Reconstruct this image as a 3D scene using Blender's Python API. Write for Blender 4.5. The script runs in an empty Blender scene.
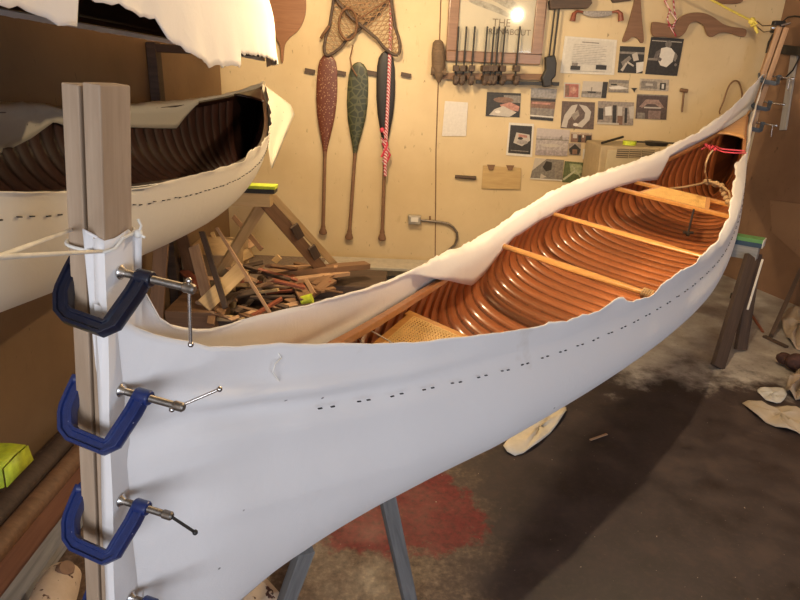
import bpy, bmesh, math, random
from mathutils import Vector, Matrix
import numpy as np
random.seed(7)
PI = math.pi
COL = bpy.context.scene.collection
CAMH = 1.72
PITCH, ROLL, FPX = 0.3567, 0.0412, 614.14

# ------------------------------------------------------------------ measured lines of sight: a pixel as a point on a wall, floor or plane
def on(u, v, ax, val):
    cr, sr = math.cos(ROLL), math.sin(ROLL)
    a, b = u-400, v-300
    X = a*cr+b*sr; Y = -a*sr+b*cr
    cp, sp = math.cos(PITCH), math.sin(PITCH)
    r = Vector((X, FPX*cp-Y*sp, -FPX*sp-Y*cp))
    o = Vector((0, 0, CAMH))
    return o + r*((val-o[ax])/r[ax])

# ------------------------------------------------------------------ materials
def newmat(name):
    m = bpy.data.materials.new(name); m.use_nodes = True
    nt = m.node_tree; b = nt.nodes['Principled BSDF']
    return m, nt, b
def N(nt, t, **kw):
    n = nt.nodes.new(t)
    for k, v in kw.items():
        if hasattr(n, k): setattr(n, k, v)
        else: n.inputs[k].default_value = v
    return n
def ramp(nt, fac, stops):
    r = nt.nodes.new('ShaderNodeValToRGB')
    el = r.color_ramp.elements
    while len(el) < len(stops): el.new(.5)
    for e, (p, c) in zip(el, stops):
        e.position = p; e.color = (*c, 1) if len(c) == 3 else c
    nt.links.new(fac, r.inputs[0]); return r.outputs[0]
def coords(nt, scale=(1, 1, 1), kind='Object'):
    tc = nt.nodes.new('ShaderNodeTexCoord'); mp = nt.nodes.new('ShaderNodeMapping')
    mp.inputs['Scale'].default_value = scale
    nt.links.new(tc.outputs[kind], mp.inputs[0]); return mp.outputs[0]
def noise(nt, vec, scale, detail=4, rough=.55, dist=0):
    n = nt.nodes.new('ShaderNodeTexNoise')
    n.inputs['Scale'].default_value = scale; n.inputs['Detail'].default_value = detail
    n.inputs['Roughness'].default_value = rough; n.inputs['Distortion'].default_value = dist
    nt.links.new(vec, n.inputs['Vector']); return n.outputs['Fac']
def bump(nt, b, h, strength, dist=.002):
    n = nt.nodes.new('ShaderNodeBump'); n.inputs['Strength'].default_value = strength; n.inputs['Distance'].default_value = dist
    nt.links.new(h, n.inputs['Height']); nt.links.new(n.outputs[0], b.inputs['Normal'])
def mix(nt, fac, a, b, mode='MIX'):
    n = nt.nodes.new('ShaderNodeMix'); n.data_type = 'RGBA'; n.blend_type = mode
    for s, x in ((0, fac), (6, a), (7, b)):
        if isinstance(x, (int, float)): n.inputs[s].default_value = x
        elif isinstance(x, tuple): n.inputs[s].default_value = (*x, 1)
        else: nt.links.new(x, n.inputs[s])
    return n.outputs[2]
def math_(nt, op, a, b=0., c=0.):
    n = nt.nodes.new('ShaderNodeMath'); n.operation = op
    for i, x in enumerate((a, b, c)):
        if isinstance(x, (int, float)): n.inputs[i].default_value = x
        else: nt.links.new(x, n.inputs[i])
    return n.outputs[0]
_mc = {}
def plain(name, col, rough=.6, metal=0., coat=0., var=.12, sc=20):
    if name in _mc: return _mc[name]
    m, nt, b = newmat(name)
    v = coords(nt); f = noise(nt, v, sc, 3)
    d = tuple(max(0, c*(1-var)) for c in col); l = tuple(min(1, c*(1+var)) for c in col)
    nt.links.new(ramp(nt, f, [(.3, d), (.7, l)]), b.inputs['Base Color'])
    b.inputs['Roughness'].default_value = rough; b.inputs['Metallic'].default_value = metal
    b.inputs['Coat Weight'].default_value = coat
    _mc[name] = m; return m
def wood(name, c1, c2, rough=.6, stretch=(1.2, 14, 14), scale=3, coat=0., bmp=.15):
    if name in _mc: return _mc[name]
    m, nt, b = newmat(name)
    v = coords(nt, stretch); f = noise(nt, v, scale, 6, .6, .6)
    f2 = noise(nt, coords(nt), 2.2, 2)
    c = ramp(nt, f, [(.3, c1), (.68, c2)])
    d = mix(nt, math_(nt, 'MULTIPLY', f2, .35), c, c1)
    nt.links.new(d, b.inputs['Base Color'])
    b.inputs['Roughness'].default_value = rough; b.inputs['Coat Weight'].default_value = coat
    b.inputs['Coat Roughness'].default_value = .15
    bump(nt, b, f, bmp); _mc[name] = m; return m

def canvas_mat(name, c=(.80, .76, .73), stain=(.55, .47, .38)):
    m, nt, b = newmat(name)
    v = coords(nt)
    f = noise(nt, v, 2.3, 5, .6); w = noise(nt, v, 420, 2); w2 = noise(nt, v, 9, 5, .6, .8)
    col = ramp(nt, f, [(.18, stain), (.33, c), (1., c)])
    nt.links.new(col, b.inputs['Base Color']); b.inputs['Roughness'].default_value = .85
    vo = nt.nodes.new('ShaderNodeTexVoronoi'); vo.inputs['Scale'].default_value = 9; nt.links.new(v, vo.inputs['Vector'])
    nt.links.new(mix(nt, ramp(nt, vo.outputs['Distance'], [(.030, (.8, .8, .8)), (.042, (0, 0, 0))]), col, (.10, .07, .06)), b.inputs['Base Color'])
    b.inputs['Sheen Weight'].default_value = .1
    h = math_(nt, 'ADD', math_(nt, 'MULTIPLY', w, .25), math_(nt, 'MULTIPLY', w2, 2.2))
    bump(nt, b, h, .22, .004)
    return m
M_CANVAS = canvas_mat('unpainted_canvas')
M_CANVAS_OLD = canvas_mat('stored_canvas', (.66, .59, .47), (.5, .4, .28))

def cedar(name, c1, c2, rough=.28, coat=.6):
    m, nt, b = newmat(name)
    uv = nt.nodes.new('ShaderNodeUVMap'); mp = nt.nodes.new('ShaderNodeMapping'); mp.inputs['Scale'].default_value = (1, 1, 1)
    nt.links.new(uv.outputs[0], mp.inputs[0])
    mp2 = nt.nodes.new('ShaderNodeMapping'); mp2.inputs['Scale'].default_value = (14, 1.4, 1); nt.links.new(uv.outputs[0], mp2.inputs[0])
    f = noise(nt, mp2.outputs[0], 6, 5, .6, .4)
    c = ramp(nt, f, [(.28, c1), (.72, c2)])
    at = nt.nodes.new('ShaderNodeObjectInfo')
    hs = nt.nodes.new('ShaderNodeHueSaturation')
    nt.links.new(math_(nt, 'ADD', math_(nt, 'MULTIPLY', at.outputs['Random'], .35), .82), hs.inputs['Value'])
    nt.links.new(c, hs.inputs['Color']); nt.links.new(hs.outputs[0], b.inputs['Base Color'])
    b.inputs['Roughness'].default_value = rough; b.inputs['Coat Weight'].default_value = coat; b.inputs['Coat Roughness'].default_value = .12
    bump(nt, b, f, .08); return m
def planking(name, c1, c2):
    m, nt, b = newmat(name)
    uv = nt.nodes.new('ShaderNodeUVMap'); sx = nt.nodes.new('ShaderNodeSeparateXYZ'); nt.links.new(uv.outputs[0], sx.inputs[0])
    # uv.x runs along the boat (m), uv.y round the section (m): planks 75 mm wide, dark seams
    fr = math_(nt, 'FRACT', math_(nt, 'DIVIDE', sx.outputs[1], .078))
    seam = math_(nt, 'LESS_THAN', fr, .035)
    idx = math_(nt, 'FLOOR', math_(nt, 'DIVIDE', sx.outputs[1], .078))
    wn = nt.nodes.new('ShaderNodeTexWhiteNoise'); wn.noise_dimensions = '1D'; nt.links.new(idx, wn.inputs['W'])
    mp2 = nt.nodes.new('ShaderNodeMapping'); mp2.inputs['Scale'].default_value = (1.2, 12, 1); nt.links.new(uv.outputs[0], mp2.inputs[0])
    f = noise(nt, mp2.outputs[0], 5, 5)
    c = ramp(nt, math_(nt, 'ADD', math_(nt, 'MULTIPLY', f, .7), math_(nt, 'MULTIPLY', wn.outputs[0], .3)), [(.3, c1), (.75, c2)])
    nt.links.new(mix(nt, seam, c, (.02, .006, .003)), b.inputs['Base Color'])
    b.inputs['Roughness'].default_value = .35; b.inputs['Coat Weight'].default_value = .3
    return m
M_RIB = cedar('varnished_cedar_rib', (.26, .075, .026), (.42, .14, .045), .3, .75)
M_PLANK = planking('varnished_cedar_planking', (.10, .026, .010), (.20, .06, .02))
M_RIB_SHADED = cedar('shaded_cedar_rib', (.030, .008, .005), (.050, .013, .008), .6, .0)  # cedar with the shade inside the stored canoe painted into its colour
M_PLANK_SHADED = planking('shaded_cedar_planking', (.012, .005, .004), (.022, .009, .006))  # planking, inwales and deck of the stored canoes, shade put into the colour
M_ASH = wood('varnished_ash', (.50, .22, .055), (.68, .34, .10), .3, coat=.5)
M_GUN = wood('varnished_spruce_gunwale', (.36, .14, .045), (.50, .22, .08), .35, coat=.4)
M_DECK = wood('maple_deck', (.55, .28, .10), (.68, .38, .16), .4, coat=.3)

# ------------------------------------------------------------------ mesh helpers
class MB:
    def __init__(s): s.v = []; s.f = []; s.mi = []; s.uv = []
    def add(s, vs, fs, mi=0, uvs=None):
        o = len(s.v); s.v += [tuple(v) for v in vs]
        s.uv += uvs if uvs else [(0, 0)]*len(vs)
        for f in fs: s.f.append(tuple(i+o for i in f)); s.mi.append(mi)
    def box(s, c, size, rot=None, mi=0):
        hx, hy, hz = (x/2 for x in size)
        R = rot or Matrix.Identity(3); c = Vector(c)
        vs = [c + R @ Vector((x*hx, y*hy, z*hz)) for x in (-1, 1) for y in (-1, 1) for z in (-1, 1)]
        s.add(vs, [(0, 1, 3, 2), (4, 6, 7, 5), (0, 4, 5, 1), (2, 3, 7, 6), (0, 2, 6, 4), (1, 5, 7, 3)], mi)
    def grid(s, P, mi=0, uv=None, closed=False):   # P rows of points
        n = len(P); m = len(P[0]); vs = [p for r in P for p in r]
        fs = []
        for i in range(n-1):
            for j in range(m-1 if not closed else m):
                k = (j+1) % m
                fs.append((i*m+j, i*m+k, (i+1)*m+k, (i+1)*m+j))
        s.add(vs, fs, mi, [u for r in uv for u in r] if uv else None)
    def tube(s, pts, r, seg=8, mi=0, caps=True, flat=None):
        pts = [Vector(p) for p in pts]; n = len(pts)
        rs = r if isinstance(r, (list, tuple)) else [r]*n
        up = None; rings = []
        for i, p in enumerate(pts):
            t = (pts[min(i+1, n-1)]-pts[max(i-1, 0)])
            t = t.normalized() if t.length > 1e-9 else Vector((0, 0, 1))
            if up is None:
                up = Vector((0, 0, 1)) if abs(t.z) < .9 else Vector((1, 0, 0))
            side = t.cross(up)
            if side.length < 1e-6: side = t.cross(Vector((0, 1, 0)))
            side.normalize(); up = side.cross(t).normalized()
            rings.append([p + (side*math.cos(a)+up*math.sin(a)*(flat or 1))*rs[i] for a in [2*PI*k/seg for k in range(seg)]])
        o = len(s.v); s.grid(rings, mi, closed=True)
        if caps:
            s.f.append(tuple(o+k for k in range(seg))); s.mi.append(mi)
            s.f.append(tuple(o+(n-1)*seg+k for k in reversed(range(seg)))); s.mi.append(mi)
    def prism(s, poly, d, mi=0):   # poly: list of 3D points, extruded by vector d
        n = len(poly); d = Vector(d)
        vs = [Vector(p) for p in poly]+[Vector(p)+d for p in poly]
        s.add(vs, [tuple(range(n))[::-1], tuple(range(n, 2*n))]+[(i, (i+1) % n, n+(i+1) % n, n+i) for i in range(n)], mi)
    def sphere(s, c, r, seg=10, mi=0, sq=(1, 1, 1)):
        c = Vector(c); rows = []
        for i in range(seg//2+1):
            a = PI*i/(seg//2)
            rows.append([c+Vector((sq[0]*r*math.sin(a)*math.cos(2*PI*j/seg), sq[1]*r*math.sin(a)*math.sin(2*PI*j/seg), sq[2]*r*math.cos(a))) for j in range(seg)])
        s.grid(rows, mi, closed=True)
    def build(s, name, mats, parent=None, smooth=0, origin=None, bev=0, solid=0):
        me = bpy.data.meshes.new(name)
        o = bpy.data.objects.new(name, me); COL.objects.link(o)
        off = Vector((0, 0, 0))
        if parent is not None:
            off = parent['_w'] if '_w' in parent else (0, 0, 0); off = Vector(off)
        if origin is not None: off = Vector(origin)
        me.from_pydata([tuple(Vector(v)-off) for v in s.v], [], s.f)
        ul = me.uv_layers.new(name='UVMap')
        for l in me.loops: ul.data[l.index].uv = s.uv[l.vertex_index]
        for m in (mats if isinstance(mats, (list, tuple)) else [mats]): me.materials.append(m)
        me.polygons.foreach_set('material_index', s.mi)
        bm = bmesh.new(); bm.from_mesh(me)
        bmesh.ops.remove_doubles(bm, verts=bm.verts, dist=1e-6)
        if not solid: bmesh.ops.recalc_face_normals(bm, faces=bm.faces)
        bm.to_mesh(me); bm.free()
        if smooth:
            me.shade_smooth()
            if smooth < 180: me.set_sharp_from_angle(angle=math.radians(smooth))
        if parent is not None:
            o.parent = parent; o['_w'] = tuple(off)
        else: o.location = off
        if origin is not None and parent is None: o.location = off
        if bev:
            md = o.modifiers.new('bevel', 'BEVEL'); md.width = bev; md.segments = 2; md.limit_method = 'ANGLE'
        if solid:
            md = o.modifiers.new('solid', 'SOLIDIFY'); md.thickness = solid; md.offset = 0
        return o
def tag(o, label, cat, group=None, kind=None):
    o['label'] = label; o['category'] = cat
    if group: o['group'] = group
    if kind: o['kind'] = kind
    return o
def thing(name, loc, label, cat, group=None):
    o = bpy.data.objects.new(name, None); COL.objects.link(o); o.location = loc
    o.empty_display_size = .05; o['_w'] = tuple(loc)
    return tag(o, label, cat, group)
def struct(mb, name, m, **kw):
    o = mb.build(name, m, **kw); o['kind'] = 'structure'; return o
def frame_from(p0, p1, up=(0, 0, 1)):
    x = (Vector(p1)-Vector(p0)).normalized(); u = Vector(up)
    y = u.cross(x)
    if y.length < 1e-4: y = Vector((0, 1, 0)).cross(x)
    y.normalize(); z = x.cross(y)
    return Matrix((x, y, z)).transposed()
def stick(name, p0, p1, w, t, m, up=(0, 0, 1), bev=.0015, parent=None, taper=1., jag=0):
    """a board lying along p0-p1 with its own axes, grain along its length"""
    p0 = Vector(p0); p1 = Vector(p1); L = (p1-p0).length; R = frame_from(p0, p1, up)
    mb = MB(); n = 6; rows = []
    for i in range(n+1):
        x = L*i/n; k = 1+(taper-1)*i/n
        a = random.uniform(-jag, jag) if i in (0, n) else 0
        b = random.uniform(-jag, jag) if i in (0, n) else 0
        rows.append([(x+a, -w*k/2, -t/2), (x+b, w*k/2, -t/2), (x+b, w*k/2, t/2), (x+a, -w*k/2, t/2)])
    mb.grid(rows, closed=True); o = len(mb.v)
    mb.f += [(0, 1, 2, 3), (o-1, o-2, o-3, o-4)]; mb.mi += [0, 0]
    ob = mb.build(name, m, bev=bev)
    ob.matrix_world = Matrix.Translation(p0) @ R.to_4x4()
    if parent is not None:
        ob.parent = parent; ob.matrix_basis = Matrix.Translation(p0-Vector(parent['_w'])) @ R.to_4x4()
    return ob
def lerp_table(tb, x):
    if x <= tb[0][0]: return tb[0][1]
    for (a, ya), (b, yb) in zip(tb, tb[1:]):
        if x <= b: return ya+(yb-ya)*(x-a)/(b-a)
    return tb[-1][1]

# ------------------------------------------------------------------ canoes
class Hull:
    def __init__(s, **k): s.__dict__.update(k)
    def frame(s, x, w, z):
        t = 2*x/s.L-1
        if s.flip: z = -z; 
        W = w*math.cos(s.heel)+z*math.sin(s.heel); Z = -w*math.sin(s.heel)+z*math.cos(s.heel)
        dx, dy = math.sin(s.a), math.cos(s.a)
        return Vector((s.ox+dx*x+dy*W, s.oy+dy*x-dx*W, s.zc+Z+s.tilt*t))
    def prof(s, x):
        t = min(1, abs(2*x/s.L-1))
        b = s.B*max(0, 1-t**s.n)**s.m
        zg = s.kz*t**s.mz
        e = max(0, min(x, s.L-x)); zk = -s.D+s.rk*t**4
        k = min(1, max(0, 1-e/.3))
        zk = zg-(zg-zk)*max(0, 1-k**2.2)**(1/2.2)
        return b, zg, zk
    def sec(s, x, th):
        b, zg, zk = s.prof(x); t = min(1, abs(2*x/s.L-1)); n = s.n0+(s.n1-s.n0)*t**1.5
        w = b*math.sin(th)**(2/n)+s.tb*math.sin(2*th)*min(1, b/s.B*2)
        return w, zg-(zg-zk)*max(0, math.cos(th))**(2/n)
    def half(s, x, off, nt=14):      # section keel->gunwale, offset inward by off
        P = [s.sec(x, PI/2*(j/nt)**1.0) for j in range(nt+1)]
        # resample by arc length
        d = [0]
        for a, b in zip(P, P[1:]): d.append(d[-1]+math.hypot(b[0]-a[0], b[1]-a[1]))
        Q = []
        for j in range(nt+1):
            q = d[-1]*j/nt; i = 0
            while i < nt-1 and d[i+1] < q: i += 1
            f = (q-d[i])/max(1e-9, d[i+1]-d[i]); Q.append((P[i][0]+(P[i+1][0]-P[i][0])*f, P[i][1]+(P[i+1][1]-P[i][1])*f))
        out = []
        for j, (w, z) in enumerate(Q):
            a = Q[max(0, j-1)]; b = Q[min(nt, j+1)]
            if j == 0: a = (-Q[1][0], Q[1][1])
            tx, tz = b[0]-a[0], b[1]-a[1]; l = math.hypot(tx, tz) or 1
            out.append((max(0 if j == 0 else .0015, w-off*tz/l), z+off*tx/l))
        return out, d[-1]
    def U(s, x, off, nt=14):
        h, arc = s.half(x, off, nt)
        full = [(-w, z) for w, z in reversed(h[1:])]+h
        return full, arc

def build_canoe(H, root, s0, s1, ends, hR, hL, lowL, mats, canvas_m, rib_pitch=.0915, rib_w=.070, ribs=True, seats=(), thwarts=(), decks=(), leanR=None, rib_off=0., wr=1., gun_m=None):
    gun_m = gun_m or M_GUN
    """s0/s1 where the canvas leaves the hull for the free end sheets, ends = how far the sheets run past the tips"""
    rib_m, plank_m = mats
    eps = .02
    xs = [eps+(H.L-2*eps)*i/110 for i in range(111)]
    # planking shell
    mb = MB(); rows = []; uv = []
    for x in xs:
        pts, arc = H.U(x, .006); n = len(pts)
        rows.append([H.frame(x, w, z) for w, z in pts]); uv.append([(x, arc*2*j/(n-1)) for j in range(n)])
    mb.grid(rows, uv=uv); mb.build('planking', plank_m, root, smooth=180, solid=.004)
    # ribs
    if ribs:
        x = .36+rib_off
        while x < H.L-.34:
            mb = MB(); rows = []; uv = []
            prof = [(-rib_w/2, .008), (-rib_w/2+.007, .0155), (0, .0162), (rib_w/2-.007, .0155), (rib_w/2, .008)]
            for dx, off in prof:
                pts, arc = H.U(x+dx, off, 18)
                pts = pts[1:-1]
                rows.append([H.frame(x+dx, w, z-(.004 if j in (0, len(pts)-1) else 0)) for j, (w, z) in enumerate(pts)])
                uv.append([(dx, arc*2*j/36) for j in range(len(pts))])
            mb.grid(rows, uv=uv)
            mb.build('rib', rib_m, root, smooth=50)
            x += rib_pitch
    # inwales
    for sd in (-1, 1):
        mb = MB(); rows = []
        for x in xs[2:-2]:
            b, zg, _ = H.prof(x); b = max(.004, b-.004)
            wi = max(.002, b-.024)
            rows.append([H.frame(x, sd*b, zg+.002), H.frame(x, sd*wi, zg+.002), H.frame(x, sd*wi, zg-.022), H.frame(x, sd*b, zg-.022)])
        mb.grid(rows, closed=True); mb.build('inwale', gun_m, root, bev=.003)
    # canvas skin
    def end_blend(x):
        if x < s0: return s0, max(0, (x+ends[0])/(s0+ends[0]))
        if x > s1: return s1, max(0, (H.L+ends[1]-x)/(H.L+ends[1]-s1))
        return x, 1
    def ridge(d, x):
        q = d+.012*math.sin(4*x)
        return (.024*math.exp(-((q-.025)/.020)**2) - .016*math.exp(-((q+.018)/.020)**2) + .008*math.exp(-((q+.065)/.025)**2) - .006*math.exp(-((q+.15)/.04)**2)
                + .007*math.exp(-((q+.25)/.03)**2))
    mb = MB(); X = [-ends[0]+(H.L+ends[0]+ends[1])*i/190 for i in range(191)]
    for sd, hh in ((1, hR), (-1, hL)):
        rows = []; uv = []
        for x in X:
            xb, a = end_blend(x)
            pts, arc = H.half(xb, -.006, 40)
            b0, zg0, zk0 = H.prof(xb); zgx = H.prof(max(0, min(H.L, x)))[1]
            r = []
            for j, (w, z) in enumerate(pts):
                fr = (z-zk0)/(zg0-zk0); zz = zk0+(zgx-zk0)*fr if a < 1 else z
                ww = max(.004 if a < 1 else 0, w*a) if j > 0 or a < 1 else 0
                # soft ridges where the loose cloth is pulled past the stem
                loose = max(0, 1-max(0, min(x, H.L-x))/.9) if a > 0 else 0
                rid = ridge(zz-zgx, x)
                fold = .004*math.sin(9*zz+5*x)+.003*math.sin(23*x+3*zz)
                ww = max(.003, ww+wr*loose*(rid+fold)*min(1, a*2)) if (a < 1 or j > 8) else ww
                r.append((ww, zz))
            h = lerp_table(hh, x); lean = lerp_table(leanR, x) if (leanR and sd == 1) else 0.
            top = r[-1]
            am = .25 if x < 1.1 else 1.
            wob = am*(.0035*math.sin(41*x)+.003*math.sin(97*x+1)+.002*math.sin(171*x))
            hh2 = h+wob*min(1, max(0, h)*12)
            wv = am*(.005*math.sin(15*x)+.003*math.sin(31*x+2))
            for k in range(1, 11):
                f = k/10; r.append((max(.002, top[0]+.003*f+(wv*min(1, top[0]*8)-lean)*f*f+(wr*loose*min(1, a*2)*(ridge(hh2*f, x)-ridge(0, x)) if wr == 1 else 0)), top[1]+hh2*f))
            if sd == -1 and lowL:
                lo = lerp_table(lowL, x)
                lo = min(lo, hh2-.004)
                for k in (1, 2, 3, 4, 5):
                    f = k/5; z = hh2+(lo-hh2)*f
                    inn = (.036 if z < .016 else .036-.032*min(1, (z-.016)/max(.01, hh2-.016))) if lo < hh2-.02 else .004
                    r.append((max(.001, top[0]-inn), top[1]+z))
            rows.append([H.frame(x, sd*w, z) for w, z in r]); uv.append([(x, j*.05) for j in range(len(r))])
        mb.grid(rows, uv=uv)
    cv = mb.build('canvas_skin', canvas_m, root, smooth=180, solid=.0025)
    # thwarts and seats
    for x, wide in thwarts:
        b, zg, _ = H.prof(x); mb = MB(); rows = []
        for i in range(17):
            w = -(b-.014)+2*(b-.014)*i/16; k = abs(2*i/16-1)
            hw = wide*(.5+.12*math.cos(k*PI)) ; hh = .011
            rows.append([H.frame(x+math.cos(q)*hw, w, zg-.032+math.sin(q)*hh) for q in [2*PI*c/10 for c in range(10)]])
        o = len(mb.v); mb.grid(rows, closed=True)
        mb.build('thwart', M_ASH, root, smooth=60)
    for x0, x1, inset0, inset1 in seats:
        mbp = MB()
        zs = min(H.prof(x0)[1], H.prof(x1)[1])-.055
        def bar(xc, wd):
            b, zg, _ = H.prof(xc); b = b-.012
            rows = [[H.frame(xc-wd/2, w, zs-.01), H.frame(xc+wd/2, w, zs-.01), H.frame(xc+wd/2, w, zs+.01), H.frame(xc-wd/2, w, zs+.01)] for w in (-b, b)]
            mbp.grid(rows, closed=True)
        bar(x0+.02, .036); bar(x1-.02, .036)
        for sd in (-1, 1):
            rows = [[H.frame(x, sd*(i0-.018), zs-.009), H.frame(x, sd*(i0+.018), zs-.009), H.frame(x, sd*(i0+.018), zs+.0095), H.frame(x, sd*(i0-.018), zs+.0095)] for x, i0 in ((x0+.02, inset0), (x1-.02, inset1))]
            mbp.grid(rows, closed=True)
        st = mbp.build('seat', M_ASH, root, bev=.003)
        # woven cane: strands both ways and on the two diagonals
        mbc = MB(); e0, e1 = x0+.03, x1-.03
        def cp(u, v):   # u along, v across -1..1
            i = inset0+(inset1-inset0)*u
            return H.frame(e0+(e1-e0)*u, v*(i-.012), zs+.0115)
        def strand(a, b, wd, dz=0):
            a = Vector(a); b = Vector(b); d = (b-a).normalized(); s_ = d.cross(Vector((0, 0, 1)))*wd/2; z = Vector((0, 0, dz))
            mbc.add([a-s_+z, a+s_+z, b+s_+z, b-s_+z], [(0, 1, 2, 3)])
        nu, nv = 22, 30
        for i in range(nu+1): strand(cp(i/nu, -1), cp(i/nu, 1), .0040, 0)
        for j in range(nv+1): strand(cp(0, -1+2*j/nv), cp(1, -1+2*j/nv), .0040, .0008)
        for j in range(-nu//2, nv+nu//2):
            for sg in (1, -1):
                pts = []
                for u in (0, 1):
                    pass
                ja = j; a0 = (0, -1+2*ja/nv*1.0); a1 = (1, -1+2*(ja+sg*nu*.9)/nv)
                # clip to v in -1..1
                (ua, va), (ub, vb) = a0, a1
                def clip(ua, va, ub, vb):
                    if va < -1: ua += (ub-ua)*(-1-va)/(vb-va); va = -1
                    if va > 1: ua += (ub-ua)*(1-va)/(vb-va); va = 1
                    return ua, va
                if max(va, vb) < -1 or min(va, vb) > 1: continue
                A = clip(ua, va, ub, vb); B_ = clip(ub, vb, ua, va)
                if 0 <= A[0] <= 1 and 0 <= B_[0] <= 1: strand(cp(*A), cp(*B_), .0026, .0016)
        mbc.build('cane_weave', M_CANE, st, solid=.0012)
    for x0, x1 in decks:
        mb = MB(); rows = []
        for i in range(13):
            f = i/12; x = x0+(x1-x0)*f; b, zg, _ = H.prof(max(0, min(H.L, x))); b = max(.003, b-.02)
            row = []
            for j in range(9):
                v = -1+2*j/8; xx = x+(1-f)*.035*(1-v*v)*(1 if x1 > x0 else -1)
                row.append(H.frame(xx, v*b, zg+.004+.006*(1-v*v)))
            rows.append(row)
        mb.grid(rows); mb.build('deck', M_DECK if gun_m is M_GUN else gun_m, root, smooth=60, solid=.014)
    return cv

M_CANE = plain('cane', (.78, .50, .18), .5)
MAIN = Hull(ox=-.4247, oy=.9787, a=.6364, zc=1.0012, tilt=.1939, B=.4351, n=1.7343, m=1.1526, kz=.3378, mz=2.5113, heel=.1046, L=5.3651, D=.321, rk=.0419, n0=3.2762, n1=1.1321, tb=.0748, flip=False)
LOW = Hull(ox=-.9578, oy=-.3474, a=-.0314, zc=1.4551, tilt=-.1409, B=.4371, n=1.7343, m=.9354, kz=.2575, mz=2.5113, heel=.1862, L=5.0713, D=.3119, rk=.0419, n0=2.4252, n1=1.251, tb=.0105, flip=False)
TOP = Hull(ox=-1.08, oy=-.25, a=0., zc=1.90, tilt=-.05, B=.43, n=2., m=.9, kz=.08, mz=2.6, heel=-.05, L=5.12, D=.34, rk=.03, n0=2.8, n1=1.5, tb=.02, flip=True)

canoe = thing('canoe', (1.05, 3.0, .6), 'big white canvas-covered canoe with open red-brown ribbed interior across the room', 'canoe', None)
hR = [(-.12, .25), (-.07, .19), (-.02, .154), (.05, .128), (.2, .124), (.5, .099), (.8, .088), (1.06, .076), (1.25, .069), (1.43, .076), (1.54, .092), (1.62, .055), (1.77, .04), (1.86, .055), (2.06, .08), (2.4, .075), (2.9, .085), (3.3, .09), (3.9, .075), (4.3, .05), (4.8, .07), (5.1, .12), (5.3, .19), (5.55, .30)]
hL = [(-.12, .36), (-.06, .29), (-.039, .235), (-.02, .183), (.02, .146), (.07, .129), (.13, .126), (.24, .133), (.37, .128), (.58, .115), (.95, .09), (1.27, .088), (1.78, .06), (2.16, .071), (2.9, .096), (3.95, .069), (4.6, .087), (5.0, .14), (5.19, .178), (5.3, .22), (5.55, .30)]
lowL = [(.0, .5), (.93, .106), (1.12, .064), (1.36, -.012), (1.67, -.128), (1.8, -.116), (2.01, -.049), (2.14, -.022), (2.2, -.03), (2.50, -.022), (2.6, -.032), (2.82, -.024), (2.90, -.034), (3.2, -.03), (3.48, -.039), (3.78, -.065), (4.08, -.128), (4.12, -.05), (4.14, .02), (4.4, .04), (4.83, .024), (5.0, .062), (5.15, .2), (5.6, .5)]
leanR = [(0, 0), (2.2, .0), (2.9, .035), (3.5, .075), (4.2, .085), (4.45, .02), (5., 0)]
cv_main = build_canoe(MAIN, canoe, .33, 5.08, (.13, .16), hR, hL, lowL, (M_RIB, M_PLANK), M_CANVAS, seats=((.76, 1.06, .15, .19), (3.49, 3.80, .20, .15)), thwarts=((2.0, .05), (2.667, .05)), decks=((4.83, 5.33), (.5, .04)), leanR=leanR, rib_off=.03)

low = thing('canoe', (-1.05, 2.2, 1.1), 'stored white canvas-covered canoe lower left with ribbed inside darkened as in shade, right way up', 'canoe', None)
hR2 = [(-.1, .03), (1.3, .012), (1.72, .0), (2.2, .02), (2.6, .02), (2.75, .045), (3.2, .045), (3.8, .05), (4.4, .04), (4.8, .035), (5.07, .03), (5.2, .1)]
hL2 = [(-.1, .03), (2.7, .03), (2.9, .03), (3.06, .012), (3.8, .025), (4.3, .015), (4.8, .014), (5.07, .03), (5.2, .1)]
lowL2 = [(0, -.1), (2.62, -.142), (2.79, -.098), (2.94, -.036), (3.03, -.058), (3.57, -.086), (4.02, -.127), (4.09, -.076), (4.22, -.005), (4.45, .0), (4.76, .0), (5.2, .3)]
build_canoe(LOW, low, .3, 4.8, (.05, .03), hR2, hL2, lowL2, (M_RIB_SHADED, M_PLANK_SHADED), M_CANVAS_OLD, decks=((4.68, 5.04),), wr=.6, gun_m=M_PLANK_SHADED)
top = thing('canoe', (-1.05, 2.2, 1.9), 'white canvas-covered canoe stored upside down at top left above the other', 'canoe', None)
hR3 = [(-.1, -.07), (1.2, -.13), (1.45, -.13), (1.57, -.15), (1.64, -.15), (1.645, -.09), (1.8, -.10), (1.98, -.115), (2.05, -.16), (2.32, -.215), (2.72, -.205), (2.73, -.16), (3.2, -.15), (4.2, -.13), (5.1, -.06)]
# the flap heights are given downward for an upturned boat
hR3 = [(x, -h) for x, h in hR3]; hL3 = [(0, .02), (5., .02)]
build_canoe(TOP, top, .3, 4.8, (.05, .03), hR3, hL3, None, (M_RIB_SHADED, M_PLANK_SHADED), M_CANVAS, ribs=False, wr=.6, gun_m=M_PLANK_SHADED)
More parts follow.
